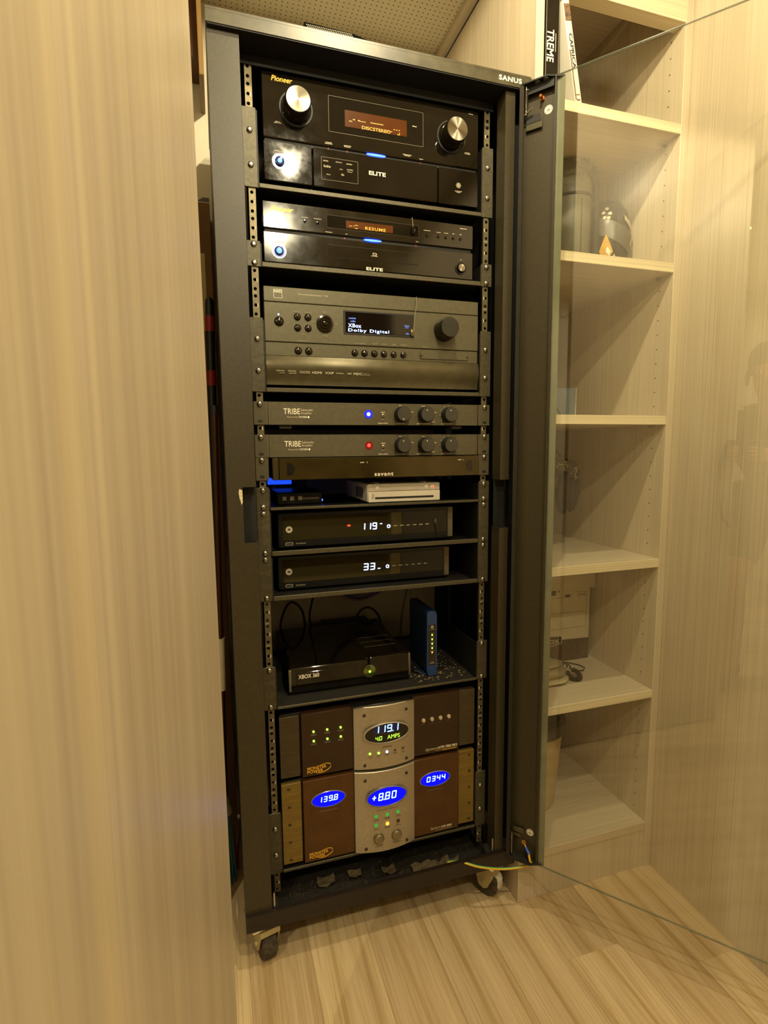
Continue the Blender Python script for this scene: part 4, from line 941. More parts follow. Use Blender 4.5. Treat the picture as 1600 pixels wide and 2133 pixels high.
def conditioner(z0, z1, label, upper):
    t = thing('power_conditioner', label, 'power unit', (0, .1, z0), 'stacked power conditioners')
    y = -.005; H = z1-z0
    pan = walnut if upper else walnut2
    body(t, -.2140, .2175, z0+.002, z1-.002, .010, .30)
    for s in (-1, 1):
        x0, x1 = (-.2172, -.1770) if s < 0 else (.1795, .2180)
        e = part('rack_ear', MB().plate(x0, x1, z0+.004, z1-.004, y+.006, .012, .001, .0006, 2), wood('brushed_brown_ear', 0, ('2a2212', '3a2f1a', '4c3f24'), fine=420, along=12, rough=.4) if upper else wood('brushed_gold_ear', 0, ('584416', '6f5820', '8a702e'), fine=420, along=12, rough=.4), t)
        n = 2 if upper else 5
        for k in range(n): screwp(t, s*.2020 if s < 0 else .2060, z1-.015-(H-.028)*k/(n-1), y+.0058, .0026, ear_mat)
    l = part('left_panel', MB().plate(-.1738, -.0660, z0+.002, z1-.001, y, .012, .001, .0012, 2), pan, t)
    r = part('right_panel', MB().plate(.0690, .1765, z0+.002, z1-.001, y, .012, .001, .0012, 2), pan, t)
    # bowed silver centre with four screws
    X0, X1 = -.0655, .0685; mb = MB(); fr = []; n = 14
    def bow(x): return y-.004-.012*(1-((x-(X0+X1)/2)/((X1-X0)/2))**2)
    rings = []
    for k in range(n+1):
        x = X0+(X1-X0)*k/n; b = bow(x); rings.append([(x, .012, z0), (x, b+.001, z0), (x, b, z0+.001), (x, b, z1-.001), (x, b+.001, z1), (x, .012, z1)])
    c = part('centre_panel', mb.loops(rings), silver, t, smooth=30)
    for x in (-.0440, .0480):
        for z in (z0+.010, z1-.018): screwp(t, x, z, bow(x)-.0002, .0030, mat('dark_screw', '4a4032', .4, .7))
    def oval(px, pz, rx, rz, par, rim, glassm, yy):
        o = part('display_rim', MB().lathe((px, yy+.001, pz), (0,-1,0), [(0, 1.10), (.0022, 1.08), (.0030, 1.02), (.0014, .985)], n=44).xform(lambda v: (px+(v.x-px)*rx, v.y, pz+(v.z-pz)*rz)), rim, par)
        part('display', MB().disc(px, pz, yy-.0008, rx*.99, rz*.99, 44), glassm, o, smooth=False)
        return o
    if upper:
        o = oval(.0030, z1-.060, .0480, .0208, c, silver, disp_oval, bow(.003)-.0012)
        yy = bow(.003)-.0026
        part('digits_unlit', seven('8888', -.0260, z1-.0580, .0108, .0160, yy+.0002, .0020, .32), seg_off, o, smooth=False)
        part('digits', seven('119.1', -.0260, z1-.0580, .0108, .0160, yy, .0022, .32), seg_blue, o, smooth=False)
        part('digits', seven('4.0', -.0230, z1-.0740, .0060, .0090, yy, .0013, .40), seg_green, o, smooth=False)
        lettering('AMPS', (.0035, .0310, z1-.0738, z1-.0648), yy, seg_green, o)
        for k, m in enumerate((led_green, led_green, led_blue_w, led_red_dim, led_red_dim)):
            x = -.0335+.0183*k; part('indicator', MB().lathe((x, bow(x), z0+.0355), (0,-1,0), [(0,.0026),(.0010,.0023),(.0016,0)], n=14), m if k < 3 else mat('unlit_red', '5a2415', .3), c)
        part('captions', marks([(.003,z0+.0480,.018,.0010),(.003,z0+.0455,.022,.0010)]+[(-.0335+.0183*k,z0+.0300,.010,.0010) for k in range(5)]+[(-.0335+.0183*k,z0+.0280,.007,.0010) for k in range(5)], bow(0)-.0006), dark_print, c, smooth=False)
        for k in range(3):
            for j, z in enumerate((z1-.0405, z1-.0608)):
                x = -.1490+.0283*k; part('indicator', MB().lathe((x, y, z), (0,-1,0), [(0,.0024),(.0014,.0022),(.002,0)], n=12), led_green, l)
        part('captions', marks([(-.1490+.0283*k, z, .012, .0011) for k in range(3) for z in (z1-.0465, z1-.0490, z1-.0665, z1-.0690)], y-.0005), print_d, l, smooth=False)
        for k in range(4):
            x = .0918+.0200*k; part('button', MB().lathe((x, y, z1-.0565), (0,-1,0), [(0,.0046),(.001,.0046),(.0035,.0036),(.0042,0)], n=20), mat('pale_button', 'c8b99a', .3, .3), r)
        part('captions', marks([(.0918+.0200*k, z1-.0660, .008, .0010) for k in range(4)], y-.0005), print_d, r, smooth=False)
        lettering('Signature', (.0960, .1260, z0+.0085, z0+.0160), y-.0005, print_w, r, shear=.35)
        lettering('HTPS 7000 MKII', (.1270, .1720, z0+.0100, z0+.0160), y-.0005, white_lit, r, bold=.012)
        part('underline', marks([(.145,z0+.0070,.052,.0012),(.155,z0+.0050,.034,.0012)], y-.0005), gold_p, r, smooth=False)
        # thin black plate left on top
        top = part('top_lip', MB().cbox(X0-.004, X1-.002, -.016, .03, z1+.0004, z1+.0034, .001), plastic, t)
    else:
        for (px, pz, rx, rz, par, yy, s, cw, x0, mtl) in ((-.1212, z1-.0480, .0345, .0165, l, y, '139.8', .0080, -.1440, walnut2), (.0020, z1-.0580, .0430, .0205, c, bow(.002)-.0006, '+8.80', .0105, -.0330, silver), (.1195, z1-.0520, .0345, .0165, r, y, '0344', .0085, .0985, walnut2)):
            o = oval(px, pz, rx, rz, par, mat('satin_rim', '8f8a96', .25, .7), disp_blue, yy)
            part('digits', seven(s, x0, pz-(.0050 if par is not c else .0065), cw, .0125 if par is not c else .0170, yy-.0016, .0018 if par is not c else .0023, .40, .12), seg_cyan, o, smooth=False)
            part('captions', marks([(px, pz-rz-.0095, rx*1.1, .0011)], yy-.0005), print_d if par is not c else dark_print, par, smooth=False)
        gl = [led_green_d, led_green_d, led_green_d, led_green_d, led_amber, mat('unlit_brown', '4a2a18', .3)]
        for k in range(6):
            x = -.0224+.0248*(k % 3); z = z1-.1010-.0208*(k//3)
            part('indicator', MB().lathe((x, bow(x), z), (0,-1,0), [(0,.0040),(.0014,.0038),(.0024,.0022),(.0028,0)], n=16), gl[k], c)
        part('captions', marks([(-.0224+.0248*(k % 3), z1-.1085-.0208*(k//3)-.002*j, .012, .0010) for k in range(6) for j in range(2)]+[(-.0167,z1-.1690,.018,.0011),(-.0167,z1-.1710,.014,.0011),(.0230,z1-.1690,.020,.0011),(.0230,z1-.1710,.014,.0011)], bow(0)-.0006), dark_print, c, smooth=False)
        for x in (-.0167, .0232): part('push_button', MB().lathe((x, bow(x), z1-.1535), (0,-1,0), [(-.001,.0122),(.0015,.0122),(.0015,.0108),(.004,.0104),(.0052,.009),(.0054,0)], n=28), mat('satin_button', '8d8570', .35, .8), c)
        lettering('Signature', (.1080, .1330, z0+.0100, z0+.0165), y-.0005, print_w, r, shear=.35)
        lettering('AVS 2000', (.1345, .1600, z0+.0108, z0+.0158), y-.0005, white_lit, r, bold=.012)
        part('underline', marks([(.140,z0+.0075,.042,.0010)], y-.0005), print_w, r, smooth=False)
    # gold maker's logo with an orbit ring
    lx0, lz = -.1640, z0+.0065
    lg = lettering('MONSTER', (lx0, lx0+.0400, lz+.0095, lz+.0165), y-.0005, gold_p, l, name='logo', bold=.02)
    lettering('POWER', (lx0, lx0+.0330, lz+.0020, lz+.0090), y-.0005, gold_p, l, name='logo', bold=.02)
    mb = MB(); n = 30
    pts = []
    for k in range(n+1):
        a = math.radians(-150+300*k/n); pts.append((lx0+.0325+.0160*math.cos(a)+.006*math.sin(a), lz+.0098+.0092*math.sin(a), .0003+.0011*(1-abs(a)/math.radians(150))))
    for k in range(n):
        a, b = pts[k], pts[k+1]; mb.add([(a[0], y-.0006, a[1]-a[2]), (b[0], y-.0006, b[1]-b[2]), (b[0], y-.0006, b[1]+b[2]), (a[0], y-.0006, a[1]+a[2])], [(0,1,2,3)])
    part('logo_ring', mb, gold_p, l, smooth=False)
conditioner(-.6965, -.5575, 'dark brown power unit with silver centre reading 119.1', True)
conditioner(-.8880, -.7030, 'taller brown power unit with three glowing blue oval displays', False)

# ------------------------------------------------------------------ loose things in and on the rack
def noise3(p, s):
    return (math.sin(p[0]*s+1.3)*math.cos(p[1]*s*1.3+.7)+math.sin(p[2]*s*.9+p[0]*s*.7))*.5
def rack_extras():
    # low perforated bar lying on the rack top
    t = thing('vent_bar', 'low black perforated bar lying on top of the rack', 'vent bar', (-.08, -.03, .681))
    part('body', MB().add([(-.139,-.047,.6822),(-.052,-.047,.6822),(-.010,-.047,.6822),(-.139,-.015,.6822),(-.052,-.015,.6822),(-.010,-.015,.6822),(-.139,-.047,.6945),(-.052,-.047,.6925),(-.010,-.047,.6835),(-.139,-.015,.6945),(-.052,-.015,.6925),(-.010,-.015,.6835)],
         [(0,1,7,6),(1,2,8,7),(3,9,10,4),(4,10,11,5),(6,7,10,9),(7,8,11,10),(0,6,9,3),(2,5,11,8),(0,3,4,1),(1,4,5,2)]), mat('matt_black_felt', '0c0b09', .95, spec=.05), t, smooth=False)
    mb = MB()
    for r in range(3):
        for k in range(26): mb.disc(-.1345+.0031*k+(r % 2)*.0015, .6850+.0028*r, -.0474, .0010, n=6)
    part('perforation', mb, print_d, t, kind='stuff', smooth=False)
    # cables behind the black console
    def cable(label, pts, r, m, cat='cable'):
        P = [Vector(p) for p in pts]; out = []
        for i in range(len(P)-1):
            a, b, c, d = P[max(i-1,0)], P[i], P[i+1], P[min(i+2,len(P)-1)]
            for k in range(6):
                s = k/6; out.append(.5*((2*b)+(c-a)*s+(2*a-5*b+4*c-d)*s*s+(-a+3*b-3*c+d)*s**3))
        out.append(P[-1])
        return part('cable', MB().tube(out, r, 8), m, label=label, cat=cat, group='cables behind the black console')
    vio = mat('violet_cable', '6a4f8c', .4, var=.15); blu = mat('blue_cable', '26387a', .4, var=.15); pnk = mat('pale_pink_cable', '9a7a72', .45, var=.1); gry = mat('grey_cable', '6b6450', .5, var=.1)
    for i, (m, nm) in enumerate(((vio, 'violet'), (blu, 'blue'), (pnk, 'pale pink'))):
        d = .006*i
        cable('%s cable looping down behind the black console' % nm, [(-.06, .30+d, -.335), (-.03, .315+d, -.385-d), (.03, .32+d, -.418-d), (.09, .318+d, -.405-d), (.13, .31+d, -.375), (.145, .30+d, -.335)], .0032, m)
    cable('thin black cable curling up behind the left end of the black console', [(-.18, .30, -.536), (-.175, .31, -.46), (-.15, .315, -.415), (-.12, .32, -.44), (-.11, .325, -.50), (-.10, .325, -.535)], .003, rubber)
    cable('black cable hanging straight behind the middle of the black console', [(-.085, .305, -.33), (-.09, .315, -.40), (-.10, .32, -.47), (-.07, .325, -.536)], .0028, rubber)
    cable('small black cable loop right behind the black console', [(.02, .325, -.536), (.03, .325, -.47), (.06, .32, -.45), (.09, .322, -.48), (.10, .325, -.536)], .0028, rubber)
    cable('thin grey cable hanging behind the blue modem', [(.17, .30, -.33), (.168, .31, -.40), (.155, .315, -.47), (.15, .32, -.536)], .003, gry)
    part('cable_tie', MB().cbox(.192, .197, .325, .328, -.445, -.400, .0008), cream, label='pale plastic tie hanging behind the blue modem', cat='cable tie')
    # black power brick behind the console
    part('power_brick', MB().cbox(-.075, .06, .300, .345, -.5370, -.478, .006), plastic, label='black power brick behind the black game console', cat='power brick')
    # litter and fluff on the bottom tray
    rnd = random.Random(9)
    paper = mat('dirty_paper', '4a3f28', .85, var=.4, vscale=120)
    spots = [(-.126, .020, .016, 'creased'), (-.062, .016, .012, 'small'), (.014, .008, .013, 'curled'), (.088, -.014, .020, 'long'), (.130, -.016, .018, 'folded'), (.158, -.018, .016, 'torn')]
    for i, (x, y, s, w) in enumerate(spots):
        mb = MB(); n = 4
        vs = []
        for a in range(n+1):
            for b in range(n+1):
                u = a/n-.5; v = b/n-.5
                vs.append((x+u*s*2*(1+.3*rnd.random()), y+v*s*1.5*(1+.3*rnd.random()), -.9648+abs(u*v)*s*1.6+rnd.random()*s*.35+(.012 if i == 1 else 0)*abs(v)))
        fs = [(a*(n+1)+b, a*(n+1)+b+1, (a+1)*(n+1)+b+1, (a+1)*(n+1)+b) for a in range(n) for b in range(n)]
        part('paper_scrap', mb.add(vs, fs), paper, smooth=False, label='%s dirty paper scrap on the bottom of the rack' % w, cat='paper scrap', group='paper scraps in the rack')
    mb = MB()
    for k in range(420):
        x = rnd.uniform(-.21, .22); y = rnd.uniform(-.036, .05); L = rnd.uniform(.003, .009); a = rnd.uniform(0, 6.3); h = rnd.uniform(0, .006)
        p = Vector((x, y, -.9650)); q = p+Vector((math.cos(a)*L, math.sin(a)*L, h)); w = Vector((-math.sin(a), math.cos(a), 0))*.0006
        mb.add([p-w, p+w, q+w, q-w], [(0,1,2,3)])
    part('dust_fluff', mb, mat('dust', '3a3020', .95, var=.4), smooth=False, label='grey dust and fluff over the bottom tray of the rack', cat='dust', kind='stuff')
    mb = MB()
    for k in range(260):
        x = rnd.uniform(.085, .21); y = rnd.uniform(.02, .20); a = rnd.uniform(0, 6.3); s = rnd.uniform(.001, .0035)
        mb.add([(x+s*math.cos(a+q*1.57), y+s*math.sin(a+q*1.57), -.5374+rnd.random()*.0008) for q in range(4)], [(0,1,2,3)])
    part('shelf_dust', mb, mat('dust_flakes', '7a6c4a', .95, var=.4), smooth=False, label='grey dust flakes around the blue modem', cat='dust', kind='stuff')
    # ground wire between the tray and the door
    t = thing('ground_wire', 'yellow and green ground wire hanging from the rack foot to the door', 'wire', (.22, -.07, -.95))
    ctl = [(.140, -.030, -.944), (.165, -.046, -.9375), (.199, -.0660, -.9420), (.2466, -.074, -.9530), (.289, -.084, -.9520), (.312, -.094, -.940), Vector(dr(.0415, -.926, -.006)), Vector(dr(.0375, -.9125, -.003))]
    P = [Vector(p) for p in ctl]; pts = []
    for i in range(len(P)-1):
        a, b, c, d = P[max(i-1,0)], P[i], P[i+1], P[min(i+2,len(P)-1)]
        for k in range(8):
            s = k/8; pts.append(.5*((2*b)+(c-a)*s+(2*a-5*b+4*c-d)*s*s+(-a+3*b-3*c+d)*s**3))
    pts.append(P[-1])
    part('insulation', MB().tube(pts, .0024, 10), mat('yellow_wire', 'd9b51c', .4, var=.06), t)
    part('green_stripe', MB().tube([p+Vector((0, .0004, .0010)) for p in pts[:len(pts)*2//3]], .0019, 8), mat('green_wire', '4f9a5c', .4, var=.06), t)
    part('crimp_sleeve', MB().cyl(dr(.0385, -.9135, -.003), dr(.0285, -.9045, .003), .0033, .0028, n=14), mat('blue_crimp', '2a55b8', .4, var=.05), t)
    part('ring_terminal', MB().cyl(dr(.0285, -.9045, .003), dr(.0245, -.900, .006), .0022, n=10).lathe(dr(.0225, -.8985, .0085), -HN, [(0,.0058),(.001,.0058),(.0012,.0034),(.004,.0034),(.0042,0)], n=18), mat('copper_terminal', 'b08a4a', .35, .8), t)
rack_extras()

# ------------------------------------------------------------------ things on the shelving
def shelf_things():
    dv = mat('black_dvd_sleeve', '15110c', .3, var=.3, vscale=60)
    t = thing('dvd_case', 'black boxed DVD set standing upright with TREME on its spine', 'DVD case', (.348, .02, .6515), 'DVD cases on the top shelf')
    sp = part('case', MB().cbox(.332, .3615, -.046, .088, .6515, .842, .001), dv, t, smooth=False)
    part('lettering', text_mb('TREME', (0, .058, 0, .0155), 0, origin=(.3345, -.0465, .7800), u=(0,0,-1), v=(1,0,0), bold=.015), white_lit, t, smooth=False)
    part('fine_print', MB().rect(.3535, .3545, .742, .775, -.0465), print_w, t, smooth=False)
    part('edge_trim', MB().rect(.3322, .3330, .653, .840, -.0466).rect(.3604, .3612, .653, .840, -.0466), print_d, t, smooth=False)
    a = math.radians(11.6); bx, bz = .4020, .6515
    def ln(p): return (bx+p.x*math.cos(a)-(p.z)*math.sin(a), p.y, bz+.0000+p.x*math.sin(a)+p.z*math.cos(a))
    t = thing('dvd_case', 'white DVD case leaning on the black set with CAPRICA on its spine', 'DVD case', (.40, .02, .6515), 'DVD cases on the top shelf')
    part('case', MB().cbox(0, .0150, -.050, .086, 0, .188, .001).xform(ln), white_pl, t, smooth=False)
    u = Vector((math.sin(a), 0, -math.cos(a))); v = Vector((math.cos(a), 0, math.sin(a)))
    part('lettering', text_mb('CAPRICA', (0, .062, 0, .0075), 0, origin=ln(Vector((.0042, -.0505, .128))), u=u, v=v, bold=.02), dark_print, t, smooth=False)
    part('picture', MB().rect(.0008, .0035, .010, .100, -.0504).rect(.0008, .0142, .150, .180, -.0504).rect(.0040, .0120, .008, .011, -.0504).rect(.0040, .0120, .018, .020, -.0504).xform(ln), mat('spine_picture', '6b5440', .5, var=.6, vscale=160), t, smooth=False, kind='stuff')
    # canister
    t = thing('canister', 'tall grey cylindrical canister with domed lid and dark strap', 'canister', (.505, .105, .3706))
    gm = mat('grey_green_canister', '5c5a4a', .45, var=.12, vscale=25)
    part('body', MB().lathe((.505, .105, .3706), (0,0,1), [(0,.046),(.003,.048),(.168,.0500),(.172,.0500)], n=40), gm, t)
    part('rim', MB().lathe((.505, .105, .3706), (0,0,1), [(.172,.0500),(.173,.0525),(.178,.0525),(.179,.0500)], n=40), rubber, t)
    lid = part('lid', MB().lathe((.505, .105, .3706), (0,0,1), [(.179,.0500),(.200,.0495),(.213,.0465),(.219,.0420),(.224,.0410),(.246,.0400),(.256,.036),(.262,.024),(.264,0)], n=40), gm, t)
    part('seam', MB().box(.5015, .5025, .0545, .0560, .375, .535), rubber, t, smooth=False)
    for x in (.490, .523): part('clasp', MB().cyl((x, .062, .618), (x+.008, .056, .598), .0016, .0022, n=8), chrome, lid)
    mb = MB(); P = [(.520, .072, .628), (.536, .066, .610), (.545, .062, .560), (.546, .060, .48), (.547, .060, .40), (.547, .060, .3750)]
    rings = [[(x-.006, y-.003, z), (x+.006, y-.003, z), (x+.006, y, z), (x-.006, y, z)] for x, y, z in P]
    part('strap', mb.loops(rings), mat('black_strap', '1f1e1a', .7, var=.2), t, smooth=False)
    # helmet
    t = thing('helmet', 'black helmet with a grey visor and coloured stickers', 'helmet', (.600, .09, .3706))
    cx, cy, bz = .6030, .098, .3706
    prof = [(0,.036),(.004,.040),(.05,.0500),(.085,.0535),(.12,.0520),(.15,.0455),(.172,.034),(.186,.018),(.1895,0)]
    def rad(h):
        for (h0, r0), (h1, r1) in zip(prof, prof[1:]):
            if h0 <= h <= h1: return r0+(r1-r0)*(h-h0)/(h1-h0)
        return 0
    def hp(ang, h, e=.0012):
        r = rad(h)+e; return (cx+r*math.sin(ang)*.98, cy-r*math.cos(ang)*1.12, bz+h)
    fine = [(k*.1895/24, rad(k*.1895/24)) for k in range(25)]
    part('shell', MB().lathe((cx, cy, bz), (0,0,1), fine, n=36).xform(lambda p: (cx+(p.x-cx)*.98, cy+(p.y-cy)*1.12, p.z)), mat('black_shell', '131210', .22, var=.2), t)
    def patch(name, pts, m, e, nsub=6, par=None):
        # bilinear patch on the shell between four (angle, height) corners
        mb = MB(); vs = []
        for i in range(nsub+1):
            for j in range(nsub+1):
                u, v = i/nsub, j/nsub
                q = [(1-u)*(1-v)*pts[0][k]+u*(1-v)*pts[1][k]+u*v*pts[2][k]+(1-u)*v*pts[3][k] for k in (0, 1)]
                vs.append(hp(q[0], q[1], e))
        fs = [(i*(nsub+1)+j, i*(nsub+1)+j+1, (i+1)*(nsub+1)+j+1, (i+1)*(nsub+1)+j) for i in range(nsub) for j in range(nsub)]
        return part(name, mb.add(vs, fs), m, par or t)
    patch('visor', [(-1.15, .098), (.62, .046), (.78, .090), (-1.15, .136)], mat('grey_visor', '45433a', .35, var=.08), .0022, 8)
    patch('sticker', [(-.98, .056), (-.70, .030), (-.42, .052), (-.72, .092)], mat('yellow_sticker', 'c99a2a', .45, var=.15, vscale=200), .0026)
    patch('sticker_edge', [(-.60, .028), (-.36, .048), (-.32, .044), (-.56, .023)], print_w, .0028)
    s2 = patch('sticker_disc', [(-.72, .054), (-.58, .044), (-.52, .054), (-.66, .064)], white_lit, .0032)
    patch('stripe', [(.05, .122), (.66, .098), (.70, .110), (.10, .134)], mat('silver_stripe', 'a39a8a', .4, var=.1), .0024)
    patch('stripe_dot', [(.42, .100), (.52, .096), (.54, .104), (.44, .108)], mat('rust_mark', '9a5030', .5), .0028)
    patch('emblem', [(.50, .074), (.66, .066), (.70, .080), (.54, .088)], print_w, .0024)
    patch('red_tab', [(.60, .022), (.76, .018), (.78, .038), (.62, .040)], mat('red_tab', 'a8502a', .5), .0028)
    for k, (an, h) in enumerate(((-.72,.150),(-.86,.142),(-.58,.138),(-.80,.130),(-.64,.128))):
        x, y, z = hp(an, h, .0016); part('sticker_dot', MB().lathe((x, y, z), (math.sin(an), -math.cos(an), .3), [(0,.0042),(.0004,.004),(.0004,.0018)], n=12), print_w, t)
    # boxes on the third shelf
    t = thing('picture_box', 'small blue-grey box standing on the shelf in front of a white carton', 'box', (.49, .115, .0428))
    part('body', MB().cbox(.425, .535, .100, .130, .0428, .1185, .001), mat('blue_grey_card', '66707a', .35, var=.06), t, smooth=False)
    part('edge', MB().cbox(.5352, .5368, .0995, .1300, .0428, .1185, .0004), cream, t, smooth=False)
    part('lower_line', MB().rect(.425, .534, .0485, .0490, .0995), print_d, t, smooth=False)
    mb = MB().tube([(.470, .098, .070), (.482, .098, .0695), (.490, .098, .060), (.500, .098, .046)], .0012, 6)
    part('cord', mb, print_d, t)
    t = thing('carton', 'narrow white carton standing behind the blue-grey box', 'carton', (.466, .16, .0428))
    part('body', MB().cbox(.436, .4960, .140, .200, .0428, .1520, .001), white_pl, t, smooth=False)
    part('tuck_flap', MB().cbox(.440, .492, .142, .198, .1522, .1545, .0006), cream, t, smooth=False)
    # camouflage gloves hanging under the third shelf
    camo = NT('brown_camouflage'); v = camo.coord((1,1,1))
    camo.link(camo.ramp(camo.noise(v, 70, 3, .6, 1.0), [(.40, lin('1e160e')), (.46, lin('2c2014')), (.56, lin('2c2014')), (.58, lin('8c7a52')), (.66, lin('a89468'))]), camo.b.inputs['Base Color']); camo.b.inputs['Roughness'].default_value = .85
    drk = mat('dark_brown_cloth', '1f160f', .85, var=.3, vscale=200)
    t = thing('glove_pair', 'dark camouflage gloves hanging by a strap under a shelf', 'gloves', (.51, .10, -.19))
    part('cuff', MB().lathe((.455, .10, -.058), (.93, -.05, -.36), [(0,.018),(.03,.024),(.07,.026),(.088,.021),(.092,.010)], n=18), camo.m, t)
    def finger(p0, p1, p2, r): return MB().tube([Vector(p0)+(Vector(p1)-Vector(p0))*k/4 for k in range(5)]+[Vector(p1)+(Vector(p2)-Vector(p1))*k/5 for k in range(1,6)], [r*.85, r, r, r, r, r, r*.95, r*.9, r*.75, r*.3], 12)
    for p0, p1, p2, r in (((.500,.085,-.085),(.487,.083,-.130),(.492,.085,-.188),.0125), ((.515,.092,-.090),(.505,.090,-.135),(.506,.092,-.190),.0105), ((.528,.095,-.090),(.523,.093,-.140),(.525,.095,-.186),.0100), ((.540,.098,-.090),(.5415,.096,-.135),(.535,.098,-.183),.0085)):
        part('finger', finger(p0, p1, p2, r), drk, t)
    part('strap', MB().tube([(.462, .10, .0226), (.470, .098, -.02), (.488, .092, -.045), (.503, .086, -.080)], .004, 8), drk, t)
    part('strap', MB().tube([(.450, .105, .0226), (.446, .103, -.02), (.452, .10, -.060)], .004, 8), drk, t)
    t = thing('bottle', 'small blue bottle standing on the shelf below the hanging gloves', 'bottle', (.452, .14, -.2846))
    part('body', MB().lathe((.452, .14, -.2846), (0,0,1), [(0,.028),(.004,.030),(.09,.030),(.105,.022),(.112,.012),(.118,.012)], n=24), mat('blue_bottle', '3f6f96', .3, var=.1), t)
    part('cap', MB().lathe((.452, .14, -.1666), (0,0,1), [(0,.014),(.016,.013),(.018,.010),(.018,0)], n=20), white_pl, t)
    # file box
    t = thing('file_box', 'white cardboard file box with lid and brown printed base', 'file box', (.49, .25, -.6035))
    card = mat('white_card', 'cfc4a6', .7, var=.05); ink = mat('brown_ink', '3a2614', .7, var=.2, vscale=120)
    y = .155
    b = part('body', MB().cbox(.340, .642, y, .355, -.6035, -.400, .001), card, t, smooth=False)
    part('lid', MB().cbox(.333, .653, y-.006, .362, -.4035, -.345, .001), card, t, smooth=False)
    pm = NT('brown_pattern'); pm.link(pm.ramp(pm.noise(pm.coord((1,1,1)), 160, 3, .7, 2.0), [(.45, lin('35220f')), (.55, lin('4d3518')), (.68, lin('6d5228'))]), pm.b.inputs['Base Color']); pm.b.inputs['Roughness'].default_value = .7
    part('printed_base', MB().poly([(.3405,-.603),(.6415,-.603),(.6415,-.5450),(.5560,-.5425),(.3405,-.538)], y-.0006, y-.0002), pm.m, b, smooth=False)
    sh = part('shield', MB().poly([(.440,-.528),(.500,-.526),(.5555,-.531),(.5555,-.5525),(.500,-.560),(.440,-.560)], y-.0012, y-.0007), card, b, smooth=False)
    part('shield_fill', MB().poly([(.440,-.530),(.500,-.5285),(.5530,-.533),(.5530,-.5508),(.500,-.5580),(.440,-.558)], y-.0017, y-.0013), ink, sh, smooth=False)
    lettering('BOX', (.5040, .5470, -.5500, -.5385), y-.0021, card, sh, bold=.02)
    ls = [(.3500,.5550,-.4258,-.4250),(.5970,.6310,-.4140,-.4132),(.6302,.6310,-.5125,-.4132),(.3500,.6290,-.4690,-.4682),(.3500,.6310,-.5125,-.5117)]
    mb = MB()
    for q in ls: mb.rect(*q, y-.0004)
    mb.add([(.5550,y-.0004,-.4258),(.5558,y-.0004,-.4258),(.5638,y-.0004,-.4140),(.5630,y-.0004,-.4140)], [(0,1,2,3)])
    part('form_lines', mb, ink, b, smooth=False)
    lettering('735', (.6025, .6270, -.4258, -.4185), y-.0004, ink, b)
    part('logo_mark', MB().poly([(.5605,-.4258),(.5770,-.4258),(.5800,-.4190),(.5650,-.4185)], y-.0006, y-.0003), ink, b, smooth=False)
    part('big_letter', MB().poly([(.500,-.4035),(.5340,-.4035),(.5320,-.4175),(.500,-.4175)], y-.0006, y-.0003).rect(.5415, .5450, -.4100, -.4036, y-.0005), ink, b, smooth=False)
    # telephone handset
    t = thing('telephone_handset', 'silver grey telephone handset with a coiled dark cord', 'telephone', (.44, .05, -.6035))
    gp = mat('silver_grey_plastic', '8f8468', .35, .2, var=.06)
    def shell(x0, x1, yc, ry, z0, z1, m, nm):
        rings = []; n = 18
        for k in range(13):
            f = k/12; x = x0+(x1-x0)*f; s = 1-max(0, (f-.72)/.28)**2.4
            rings.append([(x, yc+ry*s*math.cos(2*math.pi*i/n), (z0+z1)/2+(z1-z0)/2*max(s,.12)*math.sin(2*math.pi*i/n)) for i in range(n)])
        return part(nm, MB().loops(rings), m, t)
    shell(.335, .500, .055, .030, -.592, -.560, gp, 'upper_shell')
    shell(.335, .505, .052, .032, -.6025, -.586, mat('pale_grey_plastic', 'b0a480', .35, var=.05), 'middle_band')
    shell(.335, .490, .060, .028, -.566, -.548, MATS['silver_grey_plastic'], 'earpiece_side')
    rnd = random.Random(3)
    pts = []
    for k in range(260):
        f = k/259; a = f*2*math.pi*26
        ang = f*5.2+2.6; R = .017-.006*f
        c = Vector((.520+R*math.cos(ang), .050+R*.9*math.sin(ang), -.5925+.008*math.sin(ang*1.0)))
        tdir = Vector((-math.sin(ang), math.cos(ang), 0)); nrm = Vector((math.cos(ang), math.sin(ang), 0))
        pts.append(c+nrm*(.0048*math.cos(a))+Vector((0,0,.0048*math.sin(a))))
    part('coiled_cord', MB().tube(pts, .0016, 5), drk, t)
    pts = []
    for k in range(60):
        f = k/59; a = f*2*math.pi*6; c = Vector((.470+.055*f, .075+.004*math.sin(f*5), -.553-.030*f)); pts.append(c+Vector((0, .0042*math.cos(a), .0042*math.sin(a))))
    part('coiled_cord', MB().tube(pts, .0016, 5), drk, t)
    part('cord_loop', MB().tube([(.500, .072, -.566), (.520, .070, -.570), (.545, .066, -.577), (.558, .060, -.584), (.550, .055, -.587), (.528, .052, -.585)], .0022, 6), drk, t)
    # waste bin
    t = thing('waste_bin', 'cream plastic waste bin with a dark rim on the bottom shelf', 'waste bin', (.430, .12, -.9455))
    part('body', MB().lathe((.430, .12, -.9455), (0,0,1), [(0,.070),(.004,.074),(.210,.090),(.210,.087),(.008,.070),(.008,0)], n=40), mat('cream_bin', 'a89468', .5, var=.05), t)
    part('rim', MB().lathe((.430, .12, -.9455), (0,0,1), [(.203,.0905),(.204,.0965),(.228,.0975),(.232,.0945),(.228,.0885),(.2105,.0880)], n=40), mat('dark_rim', '22150c', .45, var=.1), t)
shelf_things()

